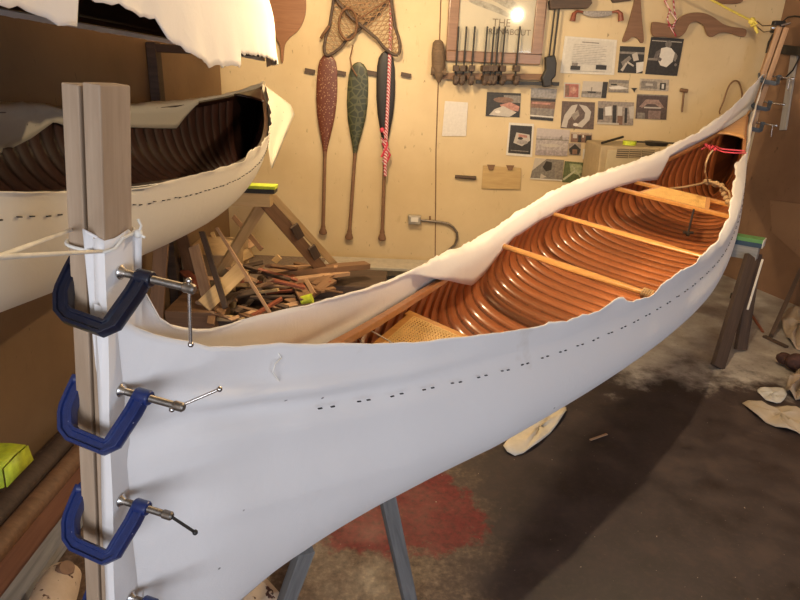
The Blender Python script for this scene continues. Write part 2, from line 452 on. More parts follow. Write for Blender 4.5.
# ------------------------------------------------------------------ room shell
def wall_mat(name, base, dark, stainc, warm=.5, blot=0.5):
    m, nt, b = newmat(name); v = coords(nt)
    f = noise(nt, v, 1.3, 5, .6); g = noise(nt, coords(nt, (3, 3, 1)), 6, 5, .65); s = noise(nt, coords(nt, (2.2, 2.2, .8)), 11, 3, .7)
    c = ramp(nt, f, [(.3, dark), (.65, base)])
    c = mix(nt, ramp(nt, g, [(.62, (0, 0, 0)), (.8, (blot, blot, blot))]), c, stainc)
    c = mix(nt, ramp(nt, s, [(.67, (0, 0, 0)), (.72, (.6, .6, .6))]), c, tuple(x*.35 for x in stainc))
    nt.links.new(c, b.inputs['Base Color']); b.inputs['Roughness'].default_value = .62
    bump(nt, b, g, .15); return m
M_WALL = wall_mat('yellowed_painted_board', (.68, .54, .33), (.58, .44, .25), (.38, .25, .12))
M_PLY = wall_mat('brown_plywood', (.26, .15, .085), (.17, .09, .05), (.09, .05, .03), blot=.6)
M_PLYL = wall_mat('old_tan_panel', (.27, .17, .09), (.19, .115, .06), (.16, .09, .05), blot=.4)
M_CEIL = plain('ceiling_board', (.5, .42, .3), .8)
YB = 5.7
RW0 = Vector((3.1, YB, 0)); RWD = Vector((.28, -.96, 0)).normalized(); RW1 = RW0+RWD*8.6
Hc = 2.75
def wallbox(p, q, name, m, th=.1, holes=()):
    mb = MB(); p = Vector(p); q = Vector(q); d = (q-p).normalized(); nrm = Vector((d.y, -d.x, 0)); L = (q-p).length
    cuts = sorted(holes); x = 0
    def blk(a, b, z0, z1):
        R = Matrix((d, nrm, Vector((0, 0, 1)))).transposed()
        mb.box(p+d*((a+b)/2)-nrm*th/2*-1+Vector((0, 0, (z0+z1)/2)), (b-a, th, z1-z0), R)
    for a, b, z0, z1 in cuts:
        blk(x, a, 0, Hc); blk(a, b, 0, z0); blk(a, b, z1, Hc); x = b
    blk(x, L, 0, Hc)
    return struct(mb, name, m)
FRY = -2.6
xr = RW0.x+RWD.x*(YB-FRY)/-RWD.y
wallbox((3.1+.5, YB, 0), (-1.65-.1, YB, 0), 'wall_back', M_WALL, th=.1)
wallbox((-1.65, YB, 0), (-1.65, FRY, 0), 'wall_left', M_PLYL, th=.1)
wallbox((-1.75, FRY, 0), (xr+.1, FRY, 0), 'wall_front', M_WALL, th=.1, holes=[(.25, 2.25, .9, 2.25), (3.9, 5.4, .3, 2.2)])
wallbox((xr, FRY, 0), RW0, 'wall_right', M_PLY, th=.1)
mb = MB(); mb.box(((xr-1.65)/2, (YB+FRY)/2, Hc+.05), (xr+2.2, YB-FRY+.4, .1)); struct(mb, 'ceiling', M_CEIL)
for i, (a, b, z0, z1) in enumerate([(.25, 2.25, .9, 2.25), (3.9, 5.4, .3, 2.2)]):
    mb = MB(); x0 = -1.75+a; x1 = -1.75+b
    for c, s in (((x0, z0, x1, z0+.05)), 0), ((x0, z1-.05, x1, z1), 0), ((x0, z0, x0+.05, z1), 0), ((x1-.05, z0, x1, z1), 0), (((x0+x1)/2-.025, z0, (x0+x1)/2+.025, z1), 0):
        mb.box(((c[0]+c[2])/2, FRY-.05, (c[1]+c[3])/2), (c[2]-c[0], .05, c[3]-c[1]))
    w = mb.build('window_%d' % (i+1), plain('window_paint', (.7, .68, .6), .5)); w['kind'] = 'structure'
# floor
m, nt, b = newmat('worn_floor')
tc = nt.nodes.new('ShaderNodeTexCoord'); sx = nt.nodes.new('ShaderNodeSeparateXYZ'); nt.links.new(tc.outputs['Object'], sx.inputs[0])
v = tc.outputs['Object']
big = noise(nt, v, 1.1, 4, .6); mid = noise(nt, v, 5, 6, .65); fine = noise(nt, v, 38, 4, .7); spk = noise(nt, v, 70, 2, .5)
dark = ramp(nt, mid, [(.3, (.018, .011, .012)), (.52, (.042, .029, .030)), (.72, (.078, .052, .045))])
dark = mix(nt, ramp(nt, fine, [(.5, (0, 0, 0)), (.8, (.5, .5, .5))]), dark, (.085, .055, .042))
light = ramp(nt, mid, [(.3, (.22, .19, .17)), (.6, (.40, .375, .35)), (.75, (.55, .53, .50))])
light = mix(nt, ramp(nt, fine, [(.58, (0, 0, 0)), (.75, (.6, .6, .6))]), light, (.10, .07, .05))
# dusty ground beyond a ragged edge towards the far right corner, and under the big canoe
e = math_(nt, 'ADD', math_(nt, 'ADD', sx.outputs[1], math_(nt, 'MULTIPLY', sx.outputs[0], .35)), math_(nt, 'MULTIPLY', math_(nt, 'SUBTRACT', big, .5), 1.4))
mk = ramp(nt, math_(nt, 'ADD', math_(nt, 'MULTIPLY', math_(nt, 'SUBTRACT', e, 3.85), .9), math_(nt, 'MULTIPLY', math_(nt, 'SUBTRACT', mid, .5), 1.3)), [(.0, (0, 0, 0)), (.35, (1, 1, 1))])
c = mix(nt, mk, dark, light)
# tan worn patch at near left
e2 = math_(nt, 'SUBTRACT', .45, math_(nt, 'ADD', sx.outputs[0], math_(nt, 'MULTIPLY', math_(nt, 'SUBTRACT', mid, .5), .9)))
mk2 = ramp(nt, math_(nt, 'MULTIPLY', e2, 1.6), [(.0, (0, 0, 0)), (.45, (1, 1, 1))])
tan = ramp(nt, fine, [(.3, (.06, .035, .025)), (.52, (.17, .11, .075)), (.75, (.34, .24, .17))])
c = mix(nt, math_(nt, 'MULTIPLY', mk2, .8), c, tan)
# red paint spilt on the boards
dx = math_(nt, 'DIVIDE', math_(nt, 'ADD', sx.outputs[0], .0), .40); dy = math_(nt, 'DIVIDE', math_(nt, 'SUBTRACT', sx.outputs[1], 2.12), .30)
rr = math_(nt, 'ADD', math_(nt, 'MULTIPLY', dx, dx), math_(nt, 'MULTIPLY', dy, dy))
rr = math_(nt, 'ADD', rr, math_(nt, 'MULTIPLY', math_(nt, 'SUBTRACT', noise(nt, v, 4, 6, .7), .5), 2.6))
mk3 = ramp(nt, rr, [(.78, (1, 1, 1)), (1.0, (0, 0, 0))])
red = ramp(nt, fine, [(.3, (.08, .005, .007)), (.62, (.19, .010, .015)), (.8, (.25, .04, .04))])
c = mix(nt, mk3, c, red)
c = mix(nt, ramp(nt, spk, [(.74, (0, 0, 0)), (.77, (.8, .8, .8))]), c, (.5, .42, .33))
nt.links.new(c, b.inputs['Base Color']); nt.links.new(ramp(nt, mid, [(.3, (.42,)*3), (.7, (.75,)*3)]), b.inputs['Roughness'])
bump(nt, b, fine, .3)
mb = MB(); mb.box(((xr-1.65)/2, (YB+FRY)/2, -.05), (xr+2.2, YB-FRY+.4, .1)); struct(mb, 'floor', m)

mb = MB(); rows = []
for i in range(9):
    f = i/8; a = on(262, 84, 1, 4.66).lerp(on(271, 168, 1, 4.45), f)
    e = on(262, 84, 1, 4.70).lerp(on(297, 109, 1, 4.95), min(1, f/.45)) if f < .45 else on(297, 109, 1, 4.95).lerp(on(272, 168, 1, 4.46), (f-.45)/.55)
    rows.append([a.lerp(e, k/6)+Vector((0, .02*math.sin(k*1.3+i*.8), 0)) for k in range(7)])
mb.grid(rows); o = mb.build('loose_corner', M_CANVAS_OLD, low, smooth=180, solid=.002); o['label'] = 'loose canvas corner hanging off the tip'
#PROPSBEGIN
# ------------------------------------------------------------------ materials for the props
M_PINE = wood('bare_pine', (.34, .235, .15), (.48, .35, .24), .75)
M_PINE2 = wood('yellow_pine', (.50, .33, .15), (.66, .47, .25), .65)
M_BROWNW = wood('brown_stained_board', (.16, .085, .045), (.27, .15, .08), .6)
M_DARKW = wood('dark_old_wood', (.055, .035, .025), (.11, .07, .05), .65)
M_REDW = wood('red_brown_wood', (.20, .055, .03), (.32, .10, .055), .45)
M_GREYW = wood('weathered_grey_wood', (.20, .195, .19), (.38, .36, .34), .85)
M_GREYW2 = wood('dull_grey_wood', (.10, .095, .09), (.22, .21, .20), .85)
M_TPL = wood('template_wood', (.17, .085, .045), (.25, .135, .075), .6)
M_CHIP = wood('split_cedar', (.36, .20, .11), (.55, .36, .22), .7)
WOODS = [M_PINE2, M_BROWNW, M_CHIP, M_REDW, M_CHIP, M_DARKW, M_BROWNW, M_CHIP]
M_BLUE = plain('blue_enamel', (.018, .035, .14), .32, coat=.4, var=.25, sc=60)
M_BLUE_SHADED = plain('shaded_blue_enamel', (.005, .007, .022), .4, coat=.3, var=.3, sc=60)  # blue enamel of the top clamp, its shadow painted in as near-black
M_STEEL = plain('bright_steel', (.62, .58, .54), .25, metal=1, var=.2, sc=90)
M_IRON = plain('dull_iron', (.28, .24, .20), .45, metal=1, var=.3, sc=90)
M_BLACK = plain('black_iron', (.02, .017, .015), .5)
M_ROPE = plain('white_cord', (.78, .74, .66), .9)
M_TWINE = plain('tan_twine', (.42, .28, .15), .9)
M_YROPE = plain('yellow_rope', (.80, .66, .12), .6)
M_REDCORD = plain('red_cord', (.65, .06, .10), .7)
M_LIME = plain('lime_tape', (.50, .60, .04), .5, var=.25, sc=40)
M_PAPER = plain('white_paper', (.72, .68, .62), .6, var=.05)
M_CREAM = plain('cream_paper', (.62, .52, .38), .8, var=.12, sc=6)
YW = YB-.004
def wp(u, v, d=0.): return on(u, v, 1, YW-d)

# flecked blue paint: chips show white
m, nt, b = newmat('chipped_blue_enamel'); v = coords(nt); f = noise(nt, v, 130, 2, .5)
nt.links.new(ramp(nt, f, [(.0, (.008, .018, .085)), (.70, (.014, .030, .14)), (.735, (.014, .030, .14)), (.76, (.6, .6, .65))]), b.inputs['Base Color'])
b.inputs['Roughness'].default_value = .33; b.inputs['Coat Weight'].default_value = .3; M_BLUEC = m

# ------------------------------------------------------------------ near clamp boards
PA = Vector((.102, 0, .995)).normalized(); PU = Vector((.237, .97, 0)); PN = PU.cross(PA).normalized(); PU = PA.cross(PN).normalized()
PC0 = on(112, 600, 1, .88); TH, WD = .027, .062
for sgn, lab in ((-1, 'bare pine clamp board at left, left one of the upright pair gripping the canvas end'), (1, 'bare pine clamp board wrapped in white cloth below, right one of the upright pair')):
    c = PC0+PN*sgn*(TH/2+.003)
    o = stick('clamp_board', c-PA*.34, c+PA*(.925 if sgn < 0 else .93), WD, TH, M_PINE, up=PN, bev=.002)
    tag(o, lab, 'board', 'pair of boards clamping the near canvas end')
    if sgn > 0:
        o.name = 'clamp_board'; mb = MB(); zt = (on(115, 236, 1, .86)-PC0).dot(PA)
        t2, w2 = TH/2+.002, WD/2+.002
        rows = []
        for i in range(41):
            h = -.33+(zt+.33)*i/40
            top = i == 40
            row = []
            for k, (a, q) in enumerate([(-t2*.2, -w2), (t2*.4, -w2), (t2, -w2+.001), (t2+.001, -w2*.4), (t2+.001, 0), (t2+.001, w2*.5), (t2+.001, w2*.8), (t2+.001, w2*1.02), (t2+.008, w2*1.2)]):
                wv = .0012*math.sin(h*21+k*1.3)
                row.append(c+PA*(h+(random.uniform(-.004, .006) if top else 0))+PN*(a+wv)+PU*q)
            rows.append(row)
        w_ = MB(); w_.grid(rows)
        R_l = o.matrix_world.copy().inverted() if False else None
        wr_ = w_.build('canvas_wrap', M_CANVAS, smooth=50, solid=.0015)
        bpy.context.view_layer.update()
        wr_.parent = o; wr_.matrix_parent_inverse = o.matrix_basis.inverted()
        wr_['label'] = 'white cloth wrapped over the board'

# ------------------------------------------------------------------ G-clamps
def gclamp(P, n, t, z, sc_, label, mats, sp_len=.12, handle=None, group=None, letters=False):
    """P pad point on the face, n outward, t throat direction, z the third axis"""
    fm, sm, hm = mats
    n, t, z = Vector(n).normalized(), Vector(t).normalized(), Vector(z).normalized()
    root = thing('screw_clamp', P, label, 'clamp', group)
    S = lambda a, b_, c_=0: P+(n*a+t*b_*.95+z*c_)*sc_
    path = [(.040, -.004), (.038, .028), (.029, .084), (.019, .094), (-.040, .089), (-.054, .081), (-.067, .058), (-.070, .047), (-.072, .022), (-.073, -.004)]
    # rounded I-beam bar along the path
    mb = MB(); rows = []
    for i, (a, b_) in enumerate(path):
        pa = path[max(0, i-1)]; pb = path[min(len(path)-1, i+1)]
        tx, ty = pb[0]-pa[0], pb[1]-pa[1]; l = math.hypot(tx, ty); nx, ny = ty/l, -tx/l
        hw = .0115; hz = .0095
        sec = [(-hw, -hz), (-hw*.55, -hz), (-hw*.4, -hz*.6), (hw*.4, -hz*.6), (hw*.55, -hz), (hw, -hz), (hw*1.1, 0), (hw, hz), (hw*.55, hz), (hw*.4, hz*.6), (-hw*.4, hz*.6), (-hw*.55, hz), (-hw, hz), (-hw*1.1, 0)]
        rows.append([S(a+nx*q, b_+ny*q, zz) for q, zz in sec])
    o_ = len(mb.v); mb.grid(rows, closed=True)
    k = len(rows[0]); mb.f += [tuple(range(k)), tuple(o_+(len(rows)-1)*k+j for j in reversed(range(k)))]; mb.mi += [0, 0]
    mb.tube([S(.029, 0), S(.031, 0), S(.053, 0), S(.055, 0)], [.011*sc_, .0125*sc_, .0125*sc_, .011*sc_], 14)
    fr = mb.build('frame', fm, root, smooth=40, bev=.0012*sc_)
    mb = MB(); mb.tube([S(-.070, 0), S(-.078, 0)], [.010*sc_, .012*sc_], 12); mb.build('anvil', fm, root, smooth=40)
    # threaded spindle: fine rings
    mb = MB(); pts = []; rs = []; L = sp_len; q = .010
    while q < L-.012:
        pts += [S(q, 0), S(q+.0009, 0)]; rs += [.0062*sc_, .0054*sc_]; q += .0018
    mb.tube(pts, rs, 12); mb.build('spindle', sm, root, smooth=60)
    mb = MB(); mb.tube([S(L-.016, 0), S(L-.014, 0), S(L, 0), S(L+.003, 0)], [.006*sc_, .0078*sc_, .0078*sc_, .005*sc_], 12); mb.build('spindle_head', sm, root, smooth=40)
    mb = MB(); mb.tube([S(.0005, 0), S(.003, 0), S(.0055, 0), S(.011, 0)], [.0105*sc_, .0115*sc_, .009*sc_, .0055*sc_], 16); mb.build('swivel_pad', M_STEEL, root, smooth=40)
    if handle:
        h0, h1 = handle; h0 = Vector(h0); h1 = Vector(h1)
        mb = MB(); mb.tube([h0, h1], .0026*sc_, 10); mb.sphere(h0, .0048*sc_); mb.sphere(h1, .0048*sc_); mb.build('tommy_bar', hm, root, smooth=50)
    return root
tau = .8
T_ = -PU*math.cos(tau)-PA*math.sin(tau); Z_ = PN.cross(T_)
FACE = PC0+PN*(TH+.003+.0045)
def onface(u, v):
    o = Vector((0, 0, CAMH)); r = on(u, v, 1, 1.)-o
    return o+r*((FACE-o).dot(PN)/r.dot(PN))
for i, (pad, lab, fm, sm, hd) in enumerate([
    ((120, 272), 'blue G-clamp coloured dark as in shade, topmost on the near boards, its bar hanging straight down', M_BLUE_SHADED, M_IRON, 'down'),
    ((120, 390), 'blue G-clamp, second from top on the near boards, its bar slanting up right', M_BLUEC, M_IRON, 'up'),
    ((120, 500), 'blue G-clamp, third from top on the near boards, with a thin black bar end', M_BLUEC, M_IRON, 'out'),
    ((130, 597), 'blue G-clamp lowest on the near boards, half cut off by the photo edge', M_BLUEC, M_IRON, 'down')]):
    P = onface(*pad); L = (.122, .112, .098, .11)[i]; E_ = P+PN*(L-.006)
    if hd == 'down': h = (E_+Vector((.0, 0, .012)), E_+Vector((-.004, -.004, -.088)))
    elif hd == 'up': h = (E_-PU*.0-Vector((.012, .0, .006)), E_+Vector((.062, .01, .028)))
    else: h = (E_+PN*.004, E_+PN*.055+Vector((0, -.012, -.006)))
    gclamp(P, PN, T_, Z_, 1., lab, (fm, sm, M_STEEL if hd != 'out' else M_BLACK), L, h, 'G-clamps on the near boards')

# white rope pulling the near boards back to the front wall
a0 = on(134, 233, 1, .90)
mb = MB(); kk = a0
ring = []
for k in range(26):
    q = 2*PI*k/26
    x = (TH+.011)*math.copysign(abs(math.cos(q))**.55, math.cos(q)); y = (WD/2+.010)*math.copysign(abs(math.sin(q))**.55, math.sin(q))
    hgt = (a0-PC0).dot(PA)+.004*math.sin(q)+(-.012 if y < 0 else 0)
    ring.append(PC0+PA*hgt+PN*x+PU*y)
mb.tube(ring+[ring[0]], .0026, 8)
kn = PC0+PA*((a0-PC0).dot(PA))+PN*(TH+.013)+PU*(WD/2)
mb.sphere(kn, .007); mb.tube([kn, kn+Vector((.006, 0, .012)), kn+Vector((.002, 0, .022))], .002, 6); mb.tube([kn, kn+Vector((.010, 0, -.006))], .002, 6)
for st, px_ in ((PC0+PA*((a0-PC0).dot(PA)-.012)+PN*(TH+.006)-PU*(WD/2+.010), (0, 257)), (PC0+PA*((a0-PC0).dot(PA))-PN*(TH+.011)-PU*(WD/2-.02), (0, 256))):
    e_ = on(px_[0], px_[1], 1, .50); d_ = (e_-st); f_ = (FRY+.03-st.y)/d_.y
    e2 = st+d_*f_; e2.z = max(1.3, min(2.2, e2.z)) if abs(e2.z) > 0 else 1.5
    mb.tube([st+(e_-st)*q/6 for q in range(7)]+[e_+(e2-e_)*q/4 for q in range(1, 5)], .0026, 8)
tag(mb.build('white_rope', M_ROPE, smooth=60), 'thin white rope tied round the near upright boards and running off left', 'rope')

# ------------------------------------------------------------------ far clamp boards, clamps, winch
FP = lambda z, w=0., s_=5.52: MAIN.frame(s_, w, z)
fa = (FP(1.2)-FP(.0)).normalized(); fax = Vector((math.sin(MAIN.a), math.cos(MAIN.a), 0)); fn = fax.cross(fa).normalized()
FAZ = Vector((math.sin(.30), math.cos(.30), 0)); FNN = FAZ.cross(fa).normalized()
for sgn, lab in ((-1, 'tan clamp board at the far tip of the big canoe, left of the upright pair'), (1, 'tan clamp board at the far canoe tip, right of the upright pair')):
    c = FP(0)+FNN*sgn*.024
    tag(stick('clamp_board', c-fa*.25, c+fa*.96, .085, .038, M_CHIP, up=FNN, bev=.003), lab, 'board', 'pair of boards clamping the far canvas end')
def farclamp(v_, lab, hd):
    hz = [q/100 for q in range(-20, 110)]
    c = None
    for q in range(0, 100):
        p = FP(q/100)
        if p.z > on(757, v_, 1, p.y).z: c = p; break
    P = c+FNN*.048-FAZ*.0
    E_ = P+FNN*.13
    h = (E_, E_+Vector((.01, 0, -.09))) if hd else (E_-fax*.05, E_+fax*.05)
    t_ = (-FAZ*math.cos(.5)-fa*math.sin(.5)).normalized()
    gclamp(P, FNN, t_, FNN.cross(t_), 1.25, lab, (M_GREYP, M_STEEL, M_STEEL), .13, h, 'G-clamps on the far boards')
M_GREYP = plain('grey_blue_enamel', (.10, .12, .15), .4)
farclamp(76, 'small grey G-clamp, highest on the boards at the far canoe tip', True)
farclamp(101, 'small grey G-clamp, middle one on the boards at the far canoe tip', False)
farclamp(123, 'small grey G-clamp, lowest on the boards at the far canoe tip', True)
wt = on(777, 27, 1, 5.42)
wr = thing('hand_winch', wt, 'small shiny cable winch fixed at the top of the far boards', 'winch')
mb = MB(); mb.box(wt+Vector((0, -.01, 0)), (.09, .05, .09)); mb.build('winch_body', M_BLACK, wr, bev=.008)
mb = MB(); mb.tube([wt+Vector((-.06, -.03, -.01)), wt+Vector((-.01, -.045, -.01))], .022, 14); mb.build('drum', M_STEEL, wr, smooth=50)
mb = MB(); mb.tube([wt+Vector((.01, -.03, .01)), wt+Vector((.075, -.04, .03))], .011, 10); mb.build('ratchet_knob', M_STEEL, wr, smooth=50)
mb = MB(); mb.tube([wt+Vector((-.02, -.03, -.03)), on(769, 42, 1, 5.38), on(766, 53, 1, 5.37)], [.022, .016, .010], 8, flat=.4); mb.build('strap', M_BLACK, wr, smooth=50)
mb = MB(); yk = on(752, 21, 1, 5.33)
mb.tube([yk+Vector((.04, 0, .0)), yk+Vector((.10, .02, -.03)), wt+Vector((-.05, -.03, .01))], .004, 6)
mb.tube([yk+Vector((.03, 0, -.03)), yk+Vector((.12, .02, -.075)), wt+Vector((-.05, -.03, -.03))], .004, 6)
mb.build('steel_hook', M_IRON, wr, smooth=60)
mb = MB(); far_ = on(640, -46, 1, 5.0)
pts = [yk+(far_-yk)*q/8-Vector((0, 0, .02*math.sin(PI*q/8))) for q in range(9)]
mb.tube(pts, .0085, 8); mb.sphere(yk, .028, sq=(1, .8, 1)); mb.tube([yk, yk+Vector((.035, -.01, -.05)), yk+Vector((.06, -.01, -.085))], [.011, .011, .009], 8)
mb.tube([yk+Vector((-.02, -.02, .02)), yk+Vector((.03, -.025, -.02)), yk+Vector((-.01, -.02, -.04))], .009, 8)
tag(mb.build('yellow_rope', M_YROPE, smooth=60), 'yellow rope tied to the winch at top right, knotted with a short tail', 'rope')

# ------------------------------------------------------------------ tacks, threads and lashings on the boats
tk = MB(); tk.box((0, 0, 0), (.010, .004, .0022))
def tacks(H, root, s0, s1, pitch, gap):
    base = None; x = s0
    while x < s1:
        for k in (0, 1):
            xs_ = x+k*gap+random.uniform(-.003, .003)
            def at(x_):
                P_, _a = H.half(x_, -.0095, 30); zg = H.prof(x_)[1]
                w_ = min(P_, key=lambda c: abs(c[1]-(zg-.034)))
                return w_
            wz = at(xs_); p = H.frame(xs_, wz[0]+(.008 if xs_ < 1 else .001), wz[1]+random.uniform(-.002, .002))
            wz = at(xs_+.02); q = H.frame(xs_+.02, wz[0]+(.008 if xs_ < 1 else .001), wz[1])
            if base is None:
                base = tk.build('tack', M_BLACK, root, origin=(0, 0, 0)); o = base
            else:
                o = base.copy(); COL.objects.link(o)
            R = frame_from(p, q)
            o.matrix_basis = Matrix.Translation(p-Vector(root['_w'])) @ R.to_4x4()
        x += pitch
tacks(MAIN, canoe, .30, 4.6, .10, .028)
tacks(LOW, low, 1.3, 4.3, .075, .03)
def thread(px_list, f, r, m, name, label, parent=None):
    mb = MB(); mb.tube([f(*q) for q in px_list], r, 6); o = mb.build(name, m, parent, smooth=60)
    if parent is None: tag(o, label, 'string')
    return o
def hullpt(u, v):     # point on the right side of the big boat, found along the line of sight
    best = None
    o = Vector((0, 0, CAMH)); r = (on(u, v, 1, 1.)-o)
    for k in range(60, 520, 2):
        p = o+r*(k/100/r.y) if r.y else o
        rel = p-Vector((MAIN.ox, MAIN.oy, 0)); s_ = rel.x*math.sin(MAIN.a)+rel.y*math.cos(MAIN.a)
        if s_ < .05 or s_ > 5.2: continue
        w = rel.x*math.cos(MAIN.a)-rel.y*math.sin(MAIN.a)
        b_, zg, _ = MAIN.prof(s_)
        if w < b_+.070 and w > -.05: return p
    return on(u, v, 1, 1.5)
thread([(276, 346), (278, 352), (281, 358), (275, 364), (273, 372), (279, 381)], hullpt, .0014, M_ROPE, 'loose_thread', 'short white thread dangling over the canvas edge of the big canoe')
zt = MAIN.frame(.8, 0, MAIN.prof(.8)[1]).z
mb = MB(); mb.tube([on(u, v, 2, z) for u, v, z in ((346, 325, zt-.01), (352, 323, zt+.01), (362, 326, zt), (375, 333, zt-.02), (389, 341, zt-.05), (396, 346, zt-.07))], .0022, 8)
mb.tube([on(u, v, 2, z) for u, v, z in ((356, 336, zt-.02), (362, 343, zt-.03), (368, 349, zt-.04))], .0018, 6)
tag(mb.build('white_string', M_ROPE, smooth=60), 'loose white string lying by the near cane seat inside the big canoe', 'string')
# twine round the near thwart
b_, zg, _ = MAIN.prof(2.0); mb = MB(); pts = []
for k in range(90):
    q = k/90*2*PI*5; w = .300+.045*k/90
    pts.append(MAIN.frame(2.0+math.cos(q)*(.034), w, zg-.032+math.sin(q)*.0155))
mb.tube(pts, .0038, 6); tag(mb.build('twine_lashing', M_TWINE, smooth=60), 'tan twine wound round the right end of the near canoe crossbar', 'twine')
# rope bundle on the far seat
zs_ = MAIN.frame(3.65, 0, min(MAIN.prof(3.49)[1], MAIN.prof(3.80)[1])-.055).z+.014
def sp_(u, v, dz=0.): return on(u, v, 2, zs_+dz)
mb = MB(); mb.tube([sp_(656, 190), sp_(668, 189, .0), sp_(685, 187, .012), sp_(700, 184, .03), sp_(707, 181, .04), sp_(714, 183, .04), sp_(722, 186, .03), sp_(729, 192, .02), sp_(731, 200, .0), sp_(729, 206, -.02)], .0075, 8)
for k in range(7): 
    c_ = sp_(706+2.6*k, 181.5+.7*k, .03); mb.sphere(c_, .019+.005*math.sin(k*2.1), 10)
for k in range(4):
    c_ = sp_(722+2*k, 190+4*k, .0); mb.sphere(c_, .018, 10)
mb.tube([sp_(708, 181, .05), on(705, 172, 2, 1.24), on(706, 163, 2, 1.29), on(709, 155, 2, 1.33), on(713, 150, 2, 1.36)], .005, 6)
tag(mb.build('rope_bundle', M_TWINE, smooth=60), 'knotted tan rope bundle lying across the far cane seat', 'rope')
zd = MAIN.frame(4.7, 0, MAIN.prof(4.7)[1]).z-.02
mb = MB(); mb.tube([on(u, v, 2, zd) for u, v in ((700, 141), (706, 145), (711, 150), (715, 146), (722, 149), (733, 150), (745, 151))], .0055, 6)
mb.tube([on(u, v, 2, zd) for u, v in ((702, 149), (706, 147), (712, 145), (718, 150), (724, 152), (735, 153), (746, 153))], .0045, 6)
for k in range(4): mb.sphere(on(706+3*k, 145+1.5*k, 2, zd), .012)
tag(mb.build('red_cord', M_REDCORD, smooth=60), 'tangled red cord strung across the far tip inside the big canoe', 'cord')
pb = on(694, 209, 2, zs_-.03)
mb = MB(); mb.tube([pb, pb-Vector((.015, .02, .14))], .006, 8); mb.tube([pb-Vector((-.015, .02, .14)), pb-Vector((.045, .02, .14))], .009, 8); mb.sphere(pb-Vector((.015, .02, .15)), .014)
tag(mb.build('hanging_bolt', M_BLACK, smooth=60), 'dark iron T-bolt hanging from the front bar of the far seat', 'bolt')

# ------------------------------------------------------------------ sawhorses
def leg(root, p0, p1, w, t, m, up): return stick('leg', p0, p1, w, t, m, up=up, parent=root)
ks = MAIN.frame(4.08, 0, MAIN.prof(4.08)[2]).z-.012
A_ = MAIN.frame(4.08, -.42, 0); B_ = MAIN.frame(4.08, .47, 0); A_.z = ks; B_.z = ks
cen = (A_+B_)/2; sh = thing('sawhorse', (cen.x, cen.y, 0), 'dark sawhorse with green-topped beam under the far half of the big canoe', 'sawhorse', 'sawhorses')
dn = Vector((0, 0, 1)); bd = (B_-A_).normalized()
stick('beam', A_-dn*.10, B_-dn*.10, .09, .09, M_GREYW, parent=sh)
stick('blue_pad', A_-dn*.040, B_-dn*.040+bd*.012, .10, .03, plain('blue_pad', (.04, .07, .11), .8), parent=sh)
stick('green_pad', A_-dn*.0125, B_-dn*.0125+bd*.014, .10, .025, plain('green_pad', (.13, .30, .10), .8), parent=sh)
stick('white_edge', B_-dn*.028+bd*.014, B_-dn*.028+bd*.020, .102, .055, M_PAPER, parent=sh)
f1 = on(717, 369, 2, .0); f2 = on(740, 351, 2, 0.)
t1 = B_-dn*.12-bd*.03-fax*.05; t2 = B_-dn*.12-bd*.02+fax*.05
leg(sh, t1, f1+dn*.012, .105, .03, M_DARKW, (.3, -1, 0)); leg(sh, t2, f2+dn*.012, .09, .03, M_DARKW, (.3, -1, 0))
stick('trim_strip', t1+bd*.058+Vector((0, -.018, 0)), f1*.45+t1*.55+bd*.058+Vector((0, -.02, 0)), .008, .012, M_PAPER, up=(.3, -1, 0), parent=sh)
leg(sh, A_-dn*.12-fax*.05, Vector((A_.x-.15, A_.y-.30, .012)), .09, .03, M_DARKW, (.3, -1, 0)); leg(sh, A_-dn*.12+fax*.05, Vector((A_.x+.05, A_.y+.3, .012)), .09, .03, M_DARKW, (.3, -1, 0))
# near one
kn_ = MAIN.frame(.55, 0, MAIN.prof(.55)[2]).z-.012
A_ = MAIN.frame(.55, -.46, 0); B_ = MAIN.frame(.55, -.14, 0); A_.z = B_.z = kn_-.02
cen = (A_+B_)/2; sn = thing('sawhorse', (cen.x, cen.y, 0), 'weathered grey wooden sawhorse under the near end of the big canoe', 'sawhorse', 'sawhorses')
stick('beam', A_, B_, .30, .04, M_GREYW, parent=sn)
tr = on(389, 506, 1, 1.50); fr_ = on(411, 607, 2, .012); tl = on(303, 556, 1, 1.27); fl = on(262, 668, 2, .012)
leg(sn, tr+(tr-fr_)*.1, fr_, .045, .03, M_GREYW2, (.5, -.8, 0)); leg(sn, tl+(tl-fl)*.05, fl, .045, .03, M_GREYW2, (.5, -.8, 0))
perp = Vector((math.cos(MAIN.a), -math.sin(MAIN.a), 0))
for sg in (-1, 1): leg(sn, A_+perp*.04+fax*.12*sg-dn*.02, Vector((A_.x, A_.y, .012))-perp*.08+fax*.24*sg, .075, .03, M_GREYW, (.5, -.8, 0))
# under the stored canoe, far
kz_ = LOW.frame(4.2, 0, LOW.prof(4.2)[2]).z-.012
sl = thing('sawhorse', (-1.2, 3.88, 0), 'tan wooden sawhorse with lime taped beam end under the lower stored canoe', 'sawhorse', 'sawhorses')
pr = on(268, 190, 1, 3.86)
bt = min(kz_, pr.z+.03)
stick('beam', (-1.58, 3.86, bt-.085), (pr.x+.02, 3.86, bt-.085), .09, .09, M_PINE2, parent=sl)
stick('dark_pad', (-1.58, 3.86, bt-.03), (pr.x+.05, 3.86, bt-.03), .10, .03, M_BLACK, parent=sl)
stick('lime_pad', (-1.58, 3.86, bt-.008), (pr.x+.055, 3.86, bt-.008), .10, .02, M_LIME, parent=sl)
leg(sl, (pr.x-.05, 3.92, bt-.10), (-.50, 4.75, .012), .085, .03, M_BROWNW, (.6, -1, 0))
leg(sl, (pr.x-.0, 3.95, bt-.08), (-.42, 4.95, .012), .05, .03, M_PINE2, (.6, -1, 0))
